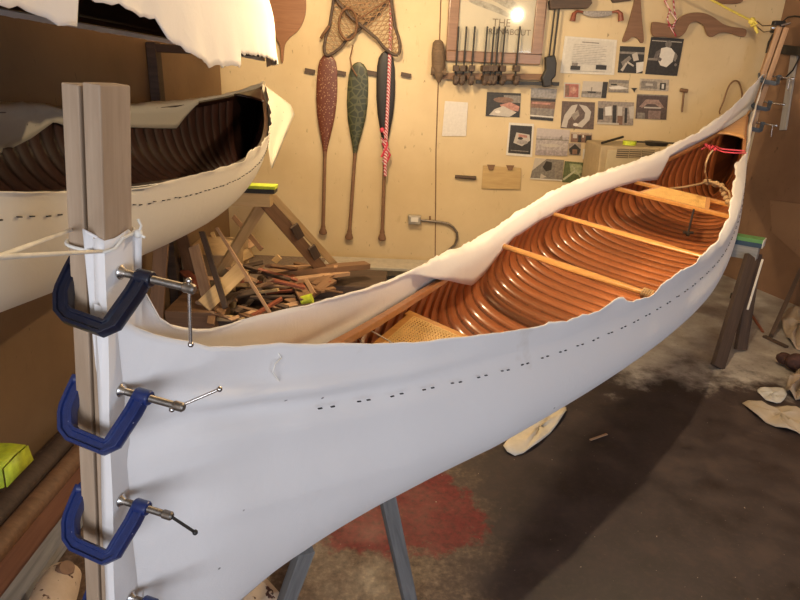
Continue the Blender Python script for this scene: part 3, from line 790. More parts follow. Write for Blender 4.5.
leg(sl, (pr.x-.05, 3.97, bt-.12), (-1.50, 4.28, .012), .07, .03, M_PINE2, (.6, -1, 0))
leg(sl, (-1.5, 3.92, bt-.12), (-1.52, 4.35, .012), .085, .03, M_BROWNW, (.1, -1, 0)); leg(sl, (-1.5, 3.80, bt-.12), (-1.52, 3.45, .012), .085, .03, M_BROWNW, (.1, -1, 0))
for q in (.30, .52):
    p = Vector((pr.x-.05, 3.92, bt-.10)).lerp(Vector((-.50, 4.75, .012)), q)
    stick('bracket', p+Vector((.035, -.03, .05)), p+Vector((.07, .03, -.05)), .06, .02, M_DARKW, up=(.6, -1, 0), parent=sl)
# near support of the stored canoe, lime cloth over its end
kz2 = LOW.frame(1.3, 0, LOW.prof(1.3)[2]).z-.014
ss_ = thing('wall_bracket', (-1.6, 1.4, 0), 'low wall bracket arm with lime-yellow cloth over its end at the left edge', 'bracket')
e0 = on(27, 443, 2, .70)
stick('beam', (-1.6, e0.y-.06, .668), (e0.x-.02, e0.y-.06, .668), .10, .05, M_PINE2, parent=ss_)
mb = MB(); rows = []
for i in range(15):
    x = -1.62+(e0.x+1.62)*i/14
    r = []
    for k, (y_, z_) in enumerate(((-.062, .630), (-.060, .66), (-.056, .697), (0, .70), (.056, .697), (.060, .66), (.062, .63))):
        drop = .012*math.sin(i*1.9) if k in (0, 6) else 0
        r.append((x, e0.y-.06+y_+.003*math.sin(i*2.3+k), z_+drop))
    rows.append(r)
last = [(p[0]+.006, p[1], p[2]) for p in rows[-1]]; 
mb.grid(rows); mb.add([*last], [tuple(range(7))])
mb.build('lime_cloth', M_LIME, ss_, smooth=50, solid=.003)
leg(ss_, (-1.585, e0.y-.06, .0), (-1.585, e0.y-.06, 1.10), .09, .05, M_BROWNW, (0, 1, 0))
rk = thing('wall_rack', (-1.6, 2.0, 1.), 'dim wooden wall rack holding the upside-down canoe at top left', 'rack')
for yy in (.9, 4.15):
    s_ = yy-TOP.oy; zz = TOP.frame(s_, 0, TOP.prof(s_)[1]).z
    mb = MB(); mb.box((-1.26, yy, zz-.035), (.78, .07, .05)); mb.build('arm', M_DARKW, rk, bev=.003)
    mb = MB(); mb.box((-1.615, yy, zz/2), (.06, .09, zz)); mb.build('upright', M_DARKW, rk, bev=.003)
s_ = 1.15-LOW.oy; mb = MB(); mb.box((-1.28, 1.15, LOW.frame(s_, 0, LOW.prof(s_)[2]).z-.038), (.7, .07, .05)); mb.build('arm', M_DARKW, rk, bev=.003)
mb = MB(); mb.box((-1.615, 1.15, .6), (.06, .09, 1.2)); mb.build('upright', M_DARKW, rk, bev=.003)

# ------------------------------------------------------------------ along the left wall on the floor
for i, (u, v, r, mt, lab) in enumerate([(40, 470, .048, M_DARKW, 'long dark round pole on the floor, nearest the left wall'), (40, 499, .042, M_BROWNW, 'long grey-brown round pole lying on the floor beside the darker pole')]):
    p = on(u, v, 2, r); mb = MB(); pts = [Vector((p.x+.0, y_, r+.001)) for y_ in (-.9, .5, 2., 3.7)]
    mb.tube(pts, r, 20); tag(mb.build('pole', mt, smooth=50), lab, 'pole', 'poles along the left wall')
p = on(40, 566, 2, .05)
tag(stick('timber', (p.x+.01, -.6, .032), (p.x-.03, 3.3, .032), .07, .05, M_GREYW), 'long grey squared timber on the floor under the stored canoes', 'timber')
tag(stick('floor_plank', (on(40, 530, 2, .02).x, -.4, .0135), (on(40, 530, 2, .02).x-.02, 3.3, .0135), .17, .025, wood('rust_plank', (.20, .085, .05), (.30, .14, .08), .7)), 'rust brown plank lying flat between pole and grey timber', 'plank')
m, nt, b = newmat('flecked_bark'); v = coords(nt, (.6, 1, 1)); f = noise(nt, v, 34, 3, .55)
nt.links.new(ramp(nt, f, [(.0, (.52, .38, .26)), (.60, (.62, .48, .35)), (.64, (.09, .03, .02)), (1, (.06, .02, .015))]), b.inputs['Base Color']); b.inputs['Roughness'].default_value = .8
g0 = on(64, 575, 2, .10); g1 = on(10, 700, 2, .09)
lg = thing('log', (g0.x, g0.y, 0), 'pale peeled log with dark flecks at lower left behind the near boards', 'log')
mb = MB(); mb.tube([g0+(g1-g0)*q/6+Vector((0, 0, .004*math.sin(q*2))) for q in range(7)], [.055, .066, .07, .072, .074, .075, .075], 20); mb.build('trunk', m, lg, smooth=60)
mb = MB(); d_ = (g0-g1).normalized(); kp = g0-d_*.03+Vector((.02, 0, .05)); mb.tube([kp, kp+Vector((.012, -.002, .016))], [.03, .024], 14); mb.build('knot', M_TPL, lg, smooth=40)
# flecked red-pale block beside the near sawhorse foot
g = on(262, 590, 2, .05)
tag(stick('flecked_log', g+Vector((-.14, .10, .0)), g+Vector((.05, -.10, 0)), .12, .10, m, bev=.03), 'pale flecked log lying at the near sawhorse foot, bottom of the photo', 'log')

# ------------------------------------------------------------------ pile of offcuts behind
def pstick(u0, v0, y0, u1, v1, y1, w, mt, t=.02, name='offcut', lab='', up=(0, -1, .2), grp='offcuts in the scrap pile'):
    a = on(u0, v0, 1, y0); c = on(u1, v1, 1, y1); a.z = max(.02, a.z); c.z = max(.02, c.z)
    o = stick(name, a, c, w, t, mt, up=up, jag=.008); tag(o, lab, 'wood scrap', grp); return o
pstick(194, 246, 4.0, 207, 296, 3.75, .075, M_CHIP, lab='tan board standing steeply below the stored canoe hull')
pstick(243, 268, 3.85, 204, 306, 3.60, .10, M_PINE2, lab='broad yellowish board slanting across the pile front')
pstick(202, 232, 3.8, 226, 309, 3.55, .035, M_DARKW, lab='thin dark lath crossing the yellowish board')
pstick(217, 228, 3.8, 270, 313, 3.50, .020, M_CHIP, .015, lab='long thin pale rod leaning across the middle of the pile')
pstick(233, 216, 4.6, 262, 250, 4.5, .035, M_BROWNW, lab='short dark brown lath behind the sawhorse leg under the lime beam')
pstick(212, 232, 4.7, 222, 256, 4.6, .030, M_PINE2, lab='narrow pale lath standing under the stored canoe bottom')
pstick(203, 298, 3.85, 214, 318, 3.75, .09, M_PINE2, lab='short yellowish board end at the crate corner')
pstick(265, 274, 4.25, 368, 265, 4.75, .10, M_BROWNW, .045, lab='long brown plank lying on top of the pile towards the wall', up=(0, 0, 1))
pstick(282, 282, 4.15, 347, 273, 4.6, .07, M_CHIP, .03, lab='shorter tan plank just under the long brown plank', up=(0, 0, 1))
pstick(291, 304, 3.9, 330, 279, 4.35, .12, M_BROWNW, .025, lab='brown board slanting under the planks on the right of the pile', up=(0, -.4, 1))
pstick(306, 280, 4.2, 314, 294, 4.05, .03, M_CHIP, .02, lab='short pale stick poking up beside the lime roll')
pstick(255, 240, 4.9, 224, 262, 4.5, .07, M_CHIP, lab='tan split piece high at the back of the pile')
pstick(274, 262, 4.7, 280, 256, 4.7, .05, M_PINE2, lab='small pale wood block standing on the pile, mid height')
pstick(232, 262, 4.55, 252, 252, 4.55, .08, M_PINE2, .03, lab='short yellowish block below the lime beam end', up=(0, -1, .5))
pstick(183, 271, 4.2, 200, 286, 4.0, .06, M_REDW, .03, lab='dark red offcut at the left of the pile', up=(0, -.5, 1))
# two low bins and boards that carry the pile
def crate(name, c0, sx1, sy1, h, m1, lab, cat='crate'):
    r = thing(name, (c0[0], c0[1], 0), lab, cat)
    x, y = c0; t = .02
    for (cx, cy, wx, wy) in ((x, y-sy1/2, sx1, t), (x, y+sy1/2, sx1, t), (x-sx1/2, y, t, sy1-t), (x+sx1/2, y, t, sy1-t)):
        mb = MB(); mb.box((cx, cy, h/2+.003), (wx, wy, h)); mb.build('side_panel', m1, r, bev=.002)
    mb = MB(); mb.box((x, y, .02), (sx1-.03, sy1-.03, .03)); mb.build('bottom', m1, r)
    mb = MB(); mb.box((x, y-sy1/2-.01, h+.012), (sx1+.03, .06, .022)); mb.build('rim', M_PINE2, r, bev=.003)
    return r
pc = on(207, 322, 1, 3.62)
crate('crate', (-.98, 3.98), .62, .62, .17, M_DARKW, 'low dark wooden crate with pale rim holding the scrap pile')
mb = MB(); mb.box((-1.40, 4.45, .22), (.36, .5, .44)); tag(mb.build('cardboard_box', plain('cardboard', (.42, .29, .16), .85), bev=.006), 'tan cardboard box against the left wall behind the pile', 'box')
mb = MB(); mb.box((-1.32, 3.75, .13), (.30, .40, .26)); tag(mb.build('plywood_bin', M_BROWNW, bev=.006), 'small brown plywood box left of the dark crate', 'box')
mb = MB(); mb.box((-.62, 4.78, .06), (1.0, .45, .12)); tag(mb.build('scrap_box', M_DARKW, bev=.006), 'dark low box under the brown planks at the wall', 'box')
mb = MB(); mb.box((-.15, 5.38, .035), (1.1, .30, .07)); tag(mb.build('ledge_board', plain('pale_grey_paint', (.42, .38, .32), .7), bev=.004), 'pale grey board lying along the foot of the back wall', 'board')
mb = MB(); mb.box((-.15, 5.12, .035), (.9, .14, .05)); tag(mb.build('black_trough', M_BLACK, bev=.004), 'black flat bar on the floor before the pale wall-foot board', 'bar')
lr = on(307, 300, 1, 3.9); mb = MB(); mb.tube([lr-Vector((.035, 0, .012)), lr+Vector((.035, 0, .012))], .036, 18); tag(mb.build('tape_roll', M_LIME, smooth=50), 'small lime green tape roll lying on the scrap pile', 'tape')
rnd = random.Random(11); kinds = ['reddish', 'brown', 'pale', 'dark', 'tan']
cells = [(u, v) for v in (268, 276, 284, 292, 300, 308, 315) for u in range(214, 352, 13)]
nn_ = 0
for u, v in cells:
    uu = u+rnd.uniform(-6, 6); vv = v+rnd.uniform(-4, 4)
    lim = 318-(uu-215)*.02 if uu < 262 else 318-(uu-262)*.42
    if vv > lim+4: continue
    if uu < 225 and vv < 285: continue
    z_ = .17+.10*rnd.random()+(.12 if vv < 285 and uu < 290 else 0)
    if uu > 330: z_ = .05+.05*rnd.random()
    c_ = on(uu, vv, 2, z_); a_ = rnd.uniform(0, PI); L_ = rnd.uniform(.06, .19); w_ = rnd.uniform(.02, .06)
    d_ = Vector((math.cos(a_), math.sin(a_), rnd.uniform(-.35, .35)))*L_
    if c_.x-abs(d_.x) < -1.6: continue
    mt = rnd.choice([M_CHIP, M_BROWNW, M_REDW, M_PINE2, M_DARKW, M_CHIP, M_BROWNW])
    o = stick('wood_scrap', c_-d_, c_+d_, w_, rnd.uniform(.008, .02), mt, up=(rnd.uniform(-.4, .4), rnd.uniform(-.5, .1), 1), jag=.012)
    tag(o, 'small split wood scrap in the heap behind the near canoe end', 'wood scrap', 'small scraps in the heap'); nn_ += 1

# ------------------------------------------------------------------ things on the back wall
def elliprows(p0, p1, table, nrm, mbx=None, seg=12):
    p0 = Vector(p0); p1 = Vector(p1); d = p1-p0; x = d.normalized(); sd = x.cross(Vector(nrm)).normalized(); n_ = Vector(nrm)
    mb = mbx or MB(); rows = []
    for f, w, t in table:
        rows.append([p0+d*f+sd*math.cos(q)*w/2+n_*math.sin(q)*t/2 for q in [2*PI*k/seg for k in range(seg)]])
    o = len(mb.v); mb.grid(rows, closed=True); mb.f += [tuple(o+k for k in range(seg)), tuple(o+(len(rows)-1)*seg+k for k in reversed(range(seg)))]; mb.mi += [0, 0]
    return mb
def blade_mat(name, base, fleck, sc_, mode):
    m, nt, b = newmat(name); v = coords(nt)
    if mode == 'dots':
        vo = nt.nodes.new('ShaderNodeTexVoronoi'); vo.inputs['Scale'].default_value = sc_; nt.links.new(v, vo.inputs['Vector'])
        c = ramp(nt, vo.outputs['Distance'], [(.0, fleck), (.22, fleck), (.3, base)])
    else:
        vo = nt.nodes.new('ShaderNodeTexVoronoi'); vo.feature = 'DISTANCE_TO_EDGE'; vo.inputs['Scale'].default_value = sc_; nt.links.new(v, vo.inputs['Vector'])
        c = ramp(nt, vo.outputs['Distance'], [(.0, fleck), (.06, fleck), (.12, base)])
    nt.links.new(c, b.inputs['Base Color']); b.inputs['Roughness'].default_value = .45; return m
def paddle(top_, neck, bot, wpx, bm_, sm_, lab):
    a = wp(*top_, .035); n_ = wp(*neck, .035); c = wp(*bot, .035); s_ = (a-n_).length
    w = wpx*.0096
    r = thing('paddle', tuple(c), lab, 'paddle', 'paddles hung on the back wall')
    tb = [(0, .02, .01), (.02, w*.45, .016), (.07, w*.78, .02), (.15, w*.93, .022), (.30, w, .024), (.45, w, .026), (.62, w*.86, .028), (.78, w*.58, .030), (.9, w*.34, .032), (1, .036, .034)]
    elliprows(a, n_, tb, (0, -1, 0)).build('blade', bm_, r, smooth=50)
    elliprows(n_-(c-n_)*.01, c, [(0, .036, .034), (.1, .032, .032), (.88, .034, .032), (.93, .05, .034)], (0, -1, 0)).build('shaft', sm_, r, smooth=60)
    g_ = MB(); elliprows(n_+(c-n_)*.92, c+(c-n_)*.02, [(0, .034, .03), (.35, .060, .036), (.7, .078, .038), (.92, .07, .036), (1, .04, .03)], (0, -1, 0), g_); g_.build('grip', sm_, r, smooth=60)
    return r
paddle((328, 54), (325, 152), (323, 233), 19, blade_mat('red_brown_dotted_blade', (.13, .035, .018), (.36, .22, .12), 55, 'dots'), M_TPL, 'red-brown paddle with pale dotted blade, leftmost of three on the wall')
paddle((359, 62), (355, 153), (349, 238), 19, blade_mat('green_leaf_blade', (.028, .032, .014), (.075, .078, .034), 18, 'veins'), M_TPL, 'dark green leaf-patterned paddle, middle of three on the wall')
paddle((386, 51), (385, 150), (382, 239), 17, plain('near_black_blade', (.016, .012, .012), .5), M_TPL, 'black paddle with a red cord over it, right of three on the wall')
for u, v, k in ((310, 71, 'far left, by the red-brown paddle'), (341, 73, 'between the red-brown and green paddles'), (372, 73, 'between the green and black paddles'), (406, 75, 'to the right of the black paddle')):
    a = wp(u-5, v-1, .02); c = wp(u+5, v+1, .02)
    tag(stick('wall_peg', a, c, .035, .03, M_DARKW, up=(0, -1, 0)), 'short dark wooden peg on the wall, '+k, 'peg', 'pegs holding the paddles')
# red and white cord
mb = MB(); rw = random.Random(3); P_ = [(391, -20), (391, 15), (390, 50), (388.5, 90), (387, 120), (386, 140), (385, 160), (385.5, 176)]
mb.tube([wp(u, v, .07) for u, v in P_], .016, 8, mi=0)
for k in range(5): mb.tube([wp(384+rw.uniform(-3, 3), 128+5*k, .075), wp(386+rw.uniform(-3, 4), 140+5*k, .085), wp(384+rw.uniform(-3, 4), 152+5*k, .075)], .011, 6, mi=k % 2)
mb.sphere(wp(382, 130, .08), .022, mi=1)
m, nt, b = newmat('red_white_cord'); v = coords(nt); wv = nt.nodes.new('ShaderNodeTexWave'); wv.bands_direction = 'DIAGONAL'; wv.inputs['Scale'].default_value = 22; nt.links.new(v, wv.inputs['Vector'])
nt.links.new(ramp(nt, wv.outputs['Fac'], [(.45, (.42, .03, .06)), (.6, (.75, .55, .55))]), b.inputs['Base Color']); M_RW = m
tag(mb.build('braided_cord', [M_RW, M_REDCORD], smooth=60), 'red and white braided cord hanging down over the black paddle', 'cord')
# snowshoes
def snowshoe(heel, toe, wpx, d, lab):
    a = wp(*heel, d); c = wp(*toe, d); ax = (c-a); L = ax.length; x = ax.normalized(); sd = x.cross(Vector((0, -1, 0))).normalized(); W = wpx*.0096
    r = thing('snowshoe', tuple(a), lab, 'snowshoe', 'snowshoes on the wall')
    tb = [(0, 0), (.012, .10), (.05, .22), (.12, .34), (.2, .40), (.32, .62), (.45, .86), (.6, 1.), (.75, .98), (.87, .8), (.95, .5), (.99, .2), (1, 0)]
    def hw(f): return lerp_table(tb, f)*W/2
    fs_ = [0, .012, .05, .12, .2, .26, .32, .38, .45, .52, .6, .68, .75, .82, .87, .92, .95, .98, .99, 1]
    lp = [a+x*(f*L)+sd*hw(f) for f in fs_]+[a+x*(f*L)-sd*hw(f) for f in reversed(fs_[1:-1])]
    mb = MB(); mb.tube(lp+[lp[0]], .013, 8); mb.build('frame', M_DARKW, r, smooth=60)
    for f in (.40, .80):
        mb = MB(); mb.tube([a+x*(f*L)-sd*hw(f), a+x*(f*L)+sd*hw(f)], .012, 8, flat=.6); mb.build('crossbar', M_TPL, r, smooth=60)
    mb = MB(); step = .034
    for ang in (PI/3, -PI/3, 0 if True else 0):
        dx, dy = math.cos(ang), math.sin(ang); nx, ny = -dy, dx
        if ang == 0: dx, dy, nx, ny = 0, 1, 1, 0
        off = -1.5
        while off < 1.5:
            seg = None
            q = -1.3
            while q < 1.3:
                px_, py_ = L*.5+nx*off+dx*q, ny*off+dy*q
                inside = 0 < px_ < L and abs(py_) < hw(px_/L)
                if inside and seg is None: seg = (px_, py_)
                if not inside and seg is not None:
                    mb.tube([a+x*seg[0]+sd*seg[1], a+x*px_+sd*py_], .0028, 4, caps=False); seg = None
                q += .012
            off += step
    wb = mb.build('webbing', plain('rawhide', (.36, .22, .12), .7), r)
    return r
snowshoe((326, 55), (392, -62), 46, .06, 'long snowshoe on the wall with its heel pointing down left')
snowshoe((398, 55), (334, -62), 46, .10, 'long snowshoe on the wall with its heel pointing down right over black paddle')
r = thing('leather_binding', tuple(wp(350, 25, .13)), 'brown leather binding loops tied on the crossed snowshoes', 'leather strap')
mb = MB(); mb.tube([wp(340+9*math.cos(q)+8, 24+16*math.sin(q), .125) for q in [2*PI*k/18 for k in range(19)]], .022, 8, flat=.5); mb.build('loop', M_TPL, r, smooth=60)
mb = MB(); mb.tube([wp(329, 26, .12), wp(324, 33, .10), wp(321, 38, .06)], .012, 6); mb.tube([wp(353, 45, .12), wp(350, 58, .07), wp(352, 68, .05), wp(357, 76, .08)], .006, 6); mb.build('lace', M_TPL, r, smooth=60)
# flat wooden shapes on the wall
def shape(name, pts, th, mt, lab, cat, d=.0, grp=None, bev=.004):
    mb = MB(); P = [wp(u, v, d) for u, v in pts]; mb.prism(P, (0, -th, 0)); o = mb.build(name, mt, bev=bev)
    return tag(o, lab, cat, grp)
def smooth_px(pts, n=6):
    out = []; m_ = len(pts)
    for i in range(m_):
        p0, p1, p2, p3 = pts[i-1], pts[i], pts[(i+1) % m_], pts[(i+2) % m_]
        for k in range(n):
            t = k/n
            out.append(tuple(.5*((2*p1[j])+(-p0[j]+p2[j])*t+(2*p0[j]-5*p1[j]+4*p2[j]-p3[j])*t*t+(-p0[j]+3*p1[j]-3*p2[j]+p3[j])*t**3) for j in (0, 1)))
    return out
shape('leaf_template', smooth_px([(267, -14), (300, -16), (306, 0), (305, 17), (299, 30), (290, 38), (285, 46), (283.5, 61), (282, 61), (280.5, 46), (276, 38), (268, 30), (262, 12)]), .03, wood('reddish_blade_wood', (.24, .105, .05), (.33, .16, .08), .5), 'big reddish leaf-shaped wooden blade hanging point down at the top', 'template', .0)
shape('yoke_template', smooth_px([(651, 24), (655, 22), (672, 24), (680, 17), (690, 13), (702, 13), (712, 17), (722, 24), (731, 27), (744, 29), (745, 35), (741, 37), (728, 33), (719, 33), (711, 37), (706, 34), (703, 26), (696, 22), (689, 24), (684, 33), (676, 38), (664, 37), (652, 36)], 4), .022, M_TPL, 'long curved brown wooden template with scalloped underside at upper right', 'template', .03)
shape('wedge_template', smooth_px([(636, -8), (639, -8), (641, 18), (643, 40), (640, 43), (637, 39), (632, 37), (628, 40), (624, 42), (622, 40), (627, 26), (632, 8)], 4), .025, M_TPL, 'flared brown wooden template with a notched foot, above the photos', 'template', .0)
shape('wooden_plane', [(548, 1), (553, 0), (560, -6), (588, -6), (590, 4), (586, 9), (560, 9), (549, 10)], .07, M_DARKW, 'dark wooden tool block at the top beside the frame', 'tool')
shape('dark_template', [(606, -8), (632, -8), (630, 1), (612, 3)], .03, M_DARKW, 'dark brown wooden piece cut off by the top edge', 'template')
shape('strip_template', smooth_px([(712, -4), (738, -4), (742, 1), (736, 4), (722, 4), (712, 2)], 3), .02, M_TPL, 'thin brown strip at the very top above the yellow rope', 'template')
dk = thing('drawknife', tuple(wp(594, 14, .04)), 'drawknife with two turned brown handles hung above the typed sheet', 'drawknife')
mb = MB(); mb.prism([wp(u, v, .03) for u, v in ((583, 11), (612, 11), (612, 15), (604, 17), (590, 17), (583, 15))], (0, -.012, 0)); mb.build('blade', M_IRON, dk, bev=.002)
for pts in ([(583, 12), (577, 11), (574, 14), (572.5, 21)], [(612, 12), (618, 11), (620.5, 14), (621, 21)]):
    mb = MB(); mb.tube([wp(u, v, .04) for u, v in pts], [.008, .012, .02, .024], 10); mb.build('handle', M_REDW, dk, smooth=60)

# framed poster
def text_mesh(txt, size, m, loc, rotm, name, parent, align='LEFT', ext=.0005):
    cu = bpy.data.curves.new('lettering', 'FONT'); cu.body = txt; cu.size = size; cu.extrude = ext; cu.align_x = align
    o = bpy.data.objects.new('tmp', cu); COL.objects.link(o); bpy.context.view_layer.update()
    me = bpy.data.meshes.new_from_object(o.evaluated_get(bpy.context.evaluated_depsgraph_get())); bpy.data.objects.remove(o); bpy.data.curves.remove(cu)
    n = bpy.data.objects.new(name, me); COL.objects.link(n); me.materials.clear(); me.materials.append(m)
    n.matrix_world = Matrix.Translation(loc) @ rotm
    if parent is not None:
        n.parent = parent; n.matrix_basis = Matrix.Translation(Vector(loc)-Vector(parent['_w'])) @ rotm
    return n
WR = Matrix.Rotation(PI/2, 4, 'X')
q0 = wp(446, 60); q1 = wp(538, 66)
fx0, fx1, fz0, fz1 = q0.x, q1.x+.01, (q0.z+q1.z)/2, 2.62
fw = .085
pf = thing('framed_poster', (fx0, YW, fz0), 'large brown wooden frame with a boat poster, wall top centre', 'poster')
mb = MB(); y_ = YW-.02
mb.box(((fx0+fx1)/2, y_, fz0+fw/2), (fx1-fx0, .035, fw)); mb.box(((fx0+fx1)/2, y_, fz1-fw/2), (fx1-fx0, .035, fw))
mb.box((fx0+fw/2, y_, (fz0+fz1)/2), (fw, .035, fz1-fz0-2*fw)); mb.box((fx1-fw/2, y_, (fz0+fz1)/2), (fw, .035, fz1-fz0-2*fw))
mb.build('frame_moulding', wood('frame_walnut', (.20, .10, .05), (.30, .16, .085), .4, coat=.2), pf, bev=.006)
mb = MB(); mb.box(((fx0+fx1)/2, YW-.006, (fz0+fz1)/2), (fx1-fx0-.1, .004, fz1-fz0-.1)); mb.build('poster_sheet', plain('poster_cream', (.60, .53, .40), .7, var=.04, sc=3), pf)
m, nt, b = newmat('picture_glass')
g = nt.nodes.new('ShaderNodeBsdfGlossy'); g.inputs['Roughness'].default_value = .06; tr_ = nt.nodes.new('ShaderNodeBsdfTransparent'); mx = nt.nodes.new('ShaderNodeMixShader'); fr = nt.nodes.new('ShaderNodeFresnel')
nt.links.new(fr.outputs[0], mx.inputs[0]); nt.links.new(tr_.outputs[0], mx.inputs[1]); nt.links.new(g.outputs[0], mx.inputs[2]); nt.links.new(mx.outputs[0], nt.nodes['Material Output'].inputs[0])
mb = MB(); mb.box(((fx0+fx1)/2, YW-.014, (fz0+fz1)/2), (fx1-fx0-.14, .002, fz1-fz0-.14)); mb.build('glass_pane', m, pf)
M_INK = plain('brown_ink', (.20, .15, .10), .7)
t0 = wp(492, 26, .0095); text_mesh('THE', .085, M_INK, (t0.x, YW-.0095, t0.z), WR, 'lettering', pf)
t0 = wp(488, 34, .0095); text_mesh('RUNABOUT', .066, M_INK, (t0.x, YW-.0095, t0.z), WR, 'lettering', pf)
mb = MB(); P = [wp(u, v, .0095) for u, v in smooth_px([(466, -6), (480, 0), (496, 6), (510, 14), (520, 20), (514, 20), (500, 14), (484, 8), (470, 2)], 4)]; mb.prism(P, (0, -.001, 0))
mb.prism([wp(u, v, .0095) for u, v in ((480, -10), (505, -8), (517, 4), (520, 14), (512, 11), (496, 2), (480, -5))], (0, -.0015, 0))
mb.build('boat_drawing', plain('grey_wash', (.40, .36, .29), .7, sc=30, var=.3), pf)

# clamp rail under the poster
rail = stick('clamp_rail', wp(441, 76, .02), wp(548, 77, .02), .05, .03, M_BROWNW, up=(0, -1, 0)); tag(rail, 'brown wooden rail under the framed poster carrying small clamps', 'rail')
bar = stick('black_bar', wp(476, 82, .06), wp(559, 84, .06), .03, .02, M_BLACK, up=(0, -1, 0)); tag(bar, 'long thin black bar under the clamp rail', 'bar')
base_ = None
for i, (u, top_y) in enumerate([(456, 33), (464, 33), (472, 33), (484, 33), (491, 35), (496, 34), (501.5, 35), (516, 35)]):
    p = wp(u, 66, .05)
    if base_ is None:
        r = thing('cam_clamp', tuple(p), 'small dark cam clamp with upright rod hanging on the rail', 'clamp', 'cam clamps on the rail')
        base_ = r; kids = []
        mb = MB(); mb.tube([p+Vector((0, -.01, -.15)), p+Vector((0, -.01, .31))], .008, 8); kids.append(mb.build('rod', M_BLACK, r, smooth=60))
        mb = MB(); mb.box(p+Vector((0, -.02, -.02)), (.05, .10, .05)); kids.append(mb.build('jaw', M_DARKW, r, bev=.006))
        mb = MB(); mb.box(p+Vector((.006, -.03, -.10)), (.045, .12, .05)); mb.sphere(p+Vector((0, -.07, -.13)), .028); kids.append(mb.build('jaw', M_DARKW, r, bev=.006))
    else:
        r = base_.copy(); COL.objects.link(r); r.location = p; r.rotation_euler = (0, 0, rnd.uniform(-.3, .3)); r['_w'] = tuple(p)
        for k in kids:
            c_ = k.copy(); COL.objects.link(c_); c_.parent = r
P = elliprows(wp(438, 40, .06), wp(439, 83, .06), [(0, .05, .05), (.06, .09, .08), (.3, .115, .10), (.6, .12, .10), (.8, .09, .09), (1, .02, .03)], (0, -1, 0))
P.tube([wp(431, 71, .06), wp(446, 72, .06)], .035, 10); tag(P.build('wooden_mallet', wood('rough_bark_wood', (.10, .065, .04), (.20, .13, .08), .8), smooth=50), 'rough dark wooden mallet hanging at the left end of the rail', 'mallet')
bc = thing('bar_clamp', tuple(wp(548, 70, .06)), 'black bar clamp hanging by two thin rods right of the frame', 'clamp')
mb = MB(); mb.tube([wp(555, 8, .05), wp(549, 58, .05)], .008, 8); mb.tube([wp(559, 9, .05), wp(553, 60, .05)], .008, 8); mb.build('rods', M_BLACK, bc, smooth=60)
mb = MB(); mb.prism([wp(u, v, .03) for u, v in ((544, 57), (553, 55), (555, 63), (554, 76), (550, 80), (551, 86), (542, 87), (540, 78), (544, 70))], (0, -.08, 0)); mb.build('clamp_body', M_BLACK, bc, bev=.01)

# ------------------------------------------------------------------ papers and photographs
def colm(c): 
    n = 'ink_%02x%02x%02x' % tuple(int(max(0, min(1, x))*255) for x in c)
    return plain(n, c, .5, var=(.06 if sum(c) > 1.2 else .3), sc=45)
def sheet(name, quad, lab, cat='photograph', bg=(.5, .5, .5), border=0., bcol=(.7, .66, .6), polys=(), d=.003, parts='picture', grp='pictures pinned to the back wall'):
    Q = [wp(u, v, d) for u, v in quad]      # TL TR BR BL
    def pt(x, y, dd):
        t_ = Q[0].lerp(Q[1], x); b__ = Q[3].lerp(Q[2], x); p = t_.lerp(b__, y); return p+Vector((0, -dd, 0))
    c = pt(.5, .5, 0)
    r = thing(name, tuple(c), lab, cat, grp)
    mb = MB(); mb.prism([pt(0, 0, 0), pt(1, 0, 0), pt(1, 1, 0), pt(0, 1, 0)], (0, -.0012, 0)); mb.build('paper', colm(bcol), r)
    mats = [colm(bg)]; mb = MB(); b0 = border
    mb.prism([pt(b0, b0, .0014), pt(1-b0, b0, .0014), pt(1-b0, 1-b0, .0014), pt(b0, 1-b0, .0014)], (0, -.0006, 0))
    for k, (col, ps) in enumerate(polys):
        if colm(col) not in mats: mats.append(colm(col))
        z = .0022+.0005*k
        mb.prism([pt(b0+(1-2*b0)*x, b0+(1-2*b0)*y, z) for x, y in ps], (0, -.0003, 0), mats.index(colm(col)))
    mb.build(parts, mats, r); return r
K = (.03, .025, .02); G = (.22, .19, .16); LG_ = (.48, .43, .37); WH = (.66, .62, .56); BR = (.20, .11, .07); PK = (.42, .20, .15)
def rect(a, b_, c, d_): return [(a, b_), (c, b_), (c, d_), (a, d_)]
def R4(x0, y0, x1, y1, sk=-1.5): return [(x0, y0), (x1, y0+(x1-x0)*.04), (x1+sk, y1+(x1-x0)*.04), (x0+sk, y1)]
def ell(cx, cy, rx, ry, n=12): return [(cx+rx*math.cos(2*PI*k/n), cy+ry*math.sin(2*PI*k/n)) for k in range(n)]
lines = [(G, rect(.32, .07, .68, .10))]+[((.42, .38, .34), rect(.15, .16+.052*k, .85-.08*(k % 3 == 1), .178+.052*k)) for k in range(12)]+[(K, rect(.14, .82, .34, .94)), (G, rect(.16, .72, .28, .82)), (K, rect(.66, .76, .88, .90)), (G, rect(.14, .965, .86, .975))]
sheet('typed_sheet', [(565, 36), (617, 40), (614, 75), (560, 73)], 'white typed sheet in a plastic sleeve with two small dark pictures below', 'paper', (.60, .56, .49), .05, (.66, .62, .55), lines)
sheet('photo_print', R4(487, 92, 521, 116), 'dark colour photo of red things on rocks, under the clamp rail', bg=K, polys=[(G, rect(.5, .1, 1, .4)), (BR, ell(.5, .3, .3, .12)), (PK, [(.4, .5), (.7, .38), (.98, .55), (.95, .75), (.5, .7)]), (LG_, [(.25, .7), (.5, .55), (.9, .8), (.7, 1), (.1, .95)]), (WH, ell(.35, .8, .08, .06))])
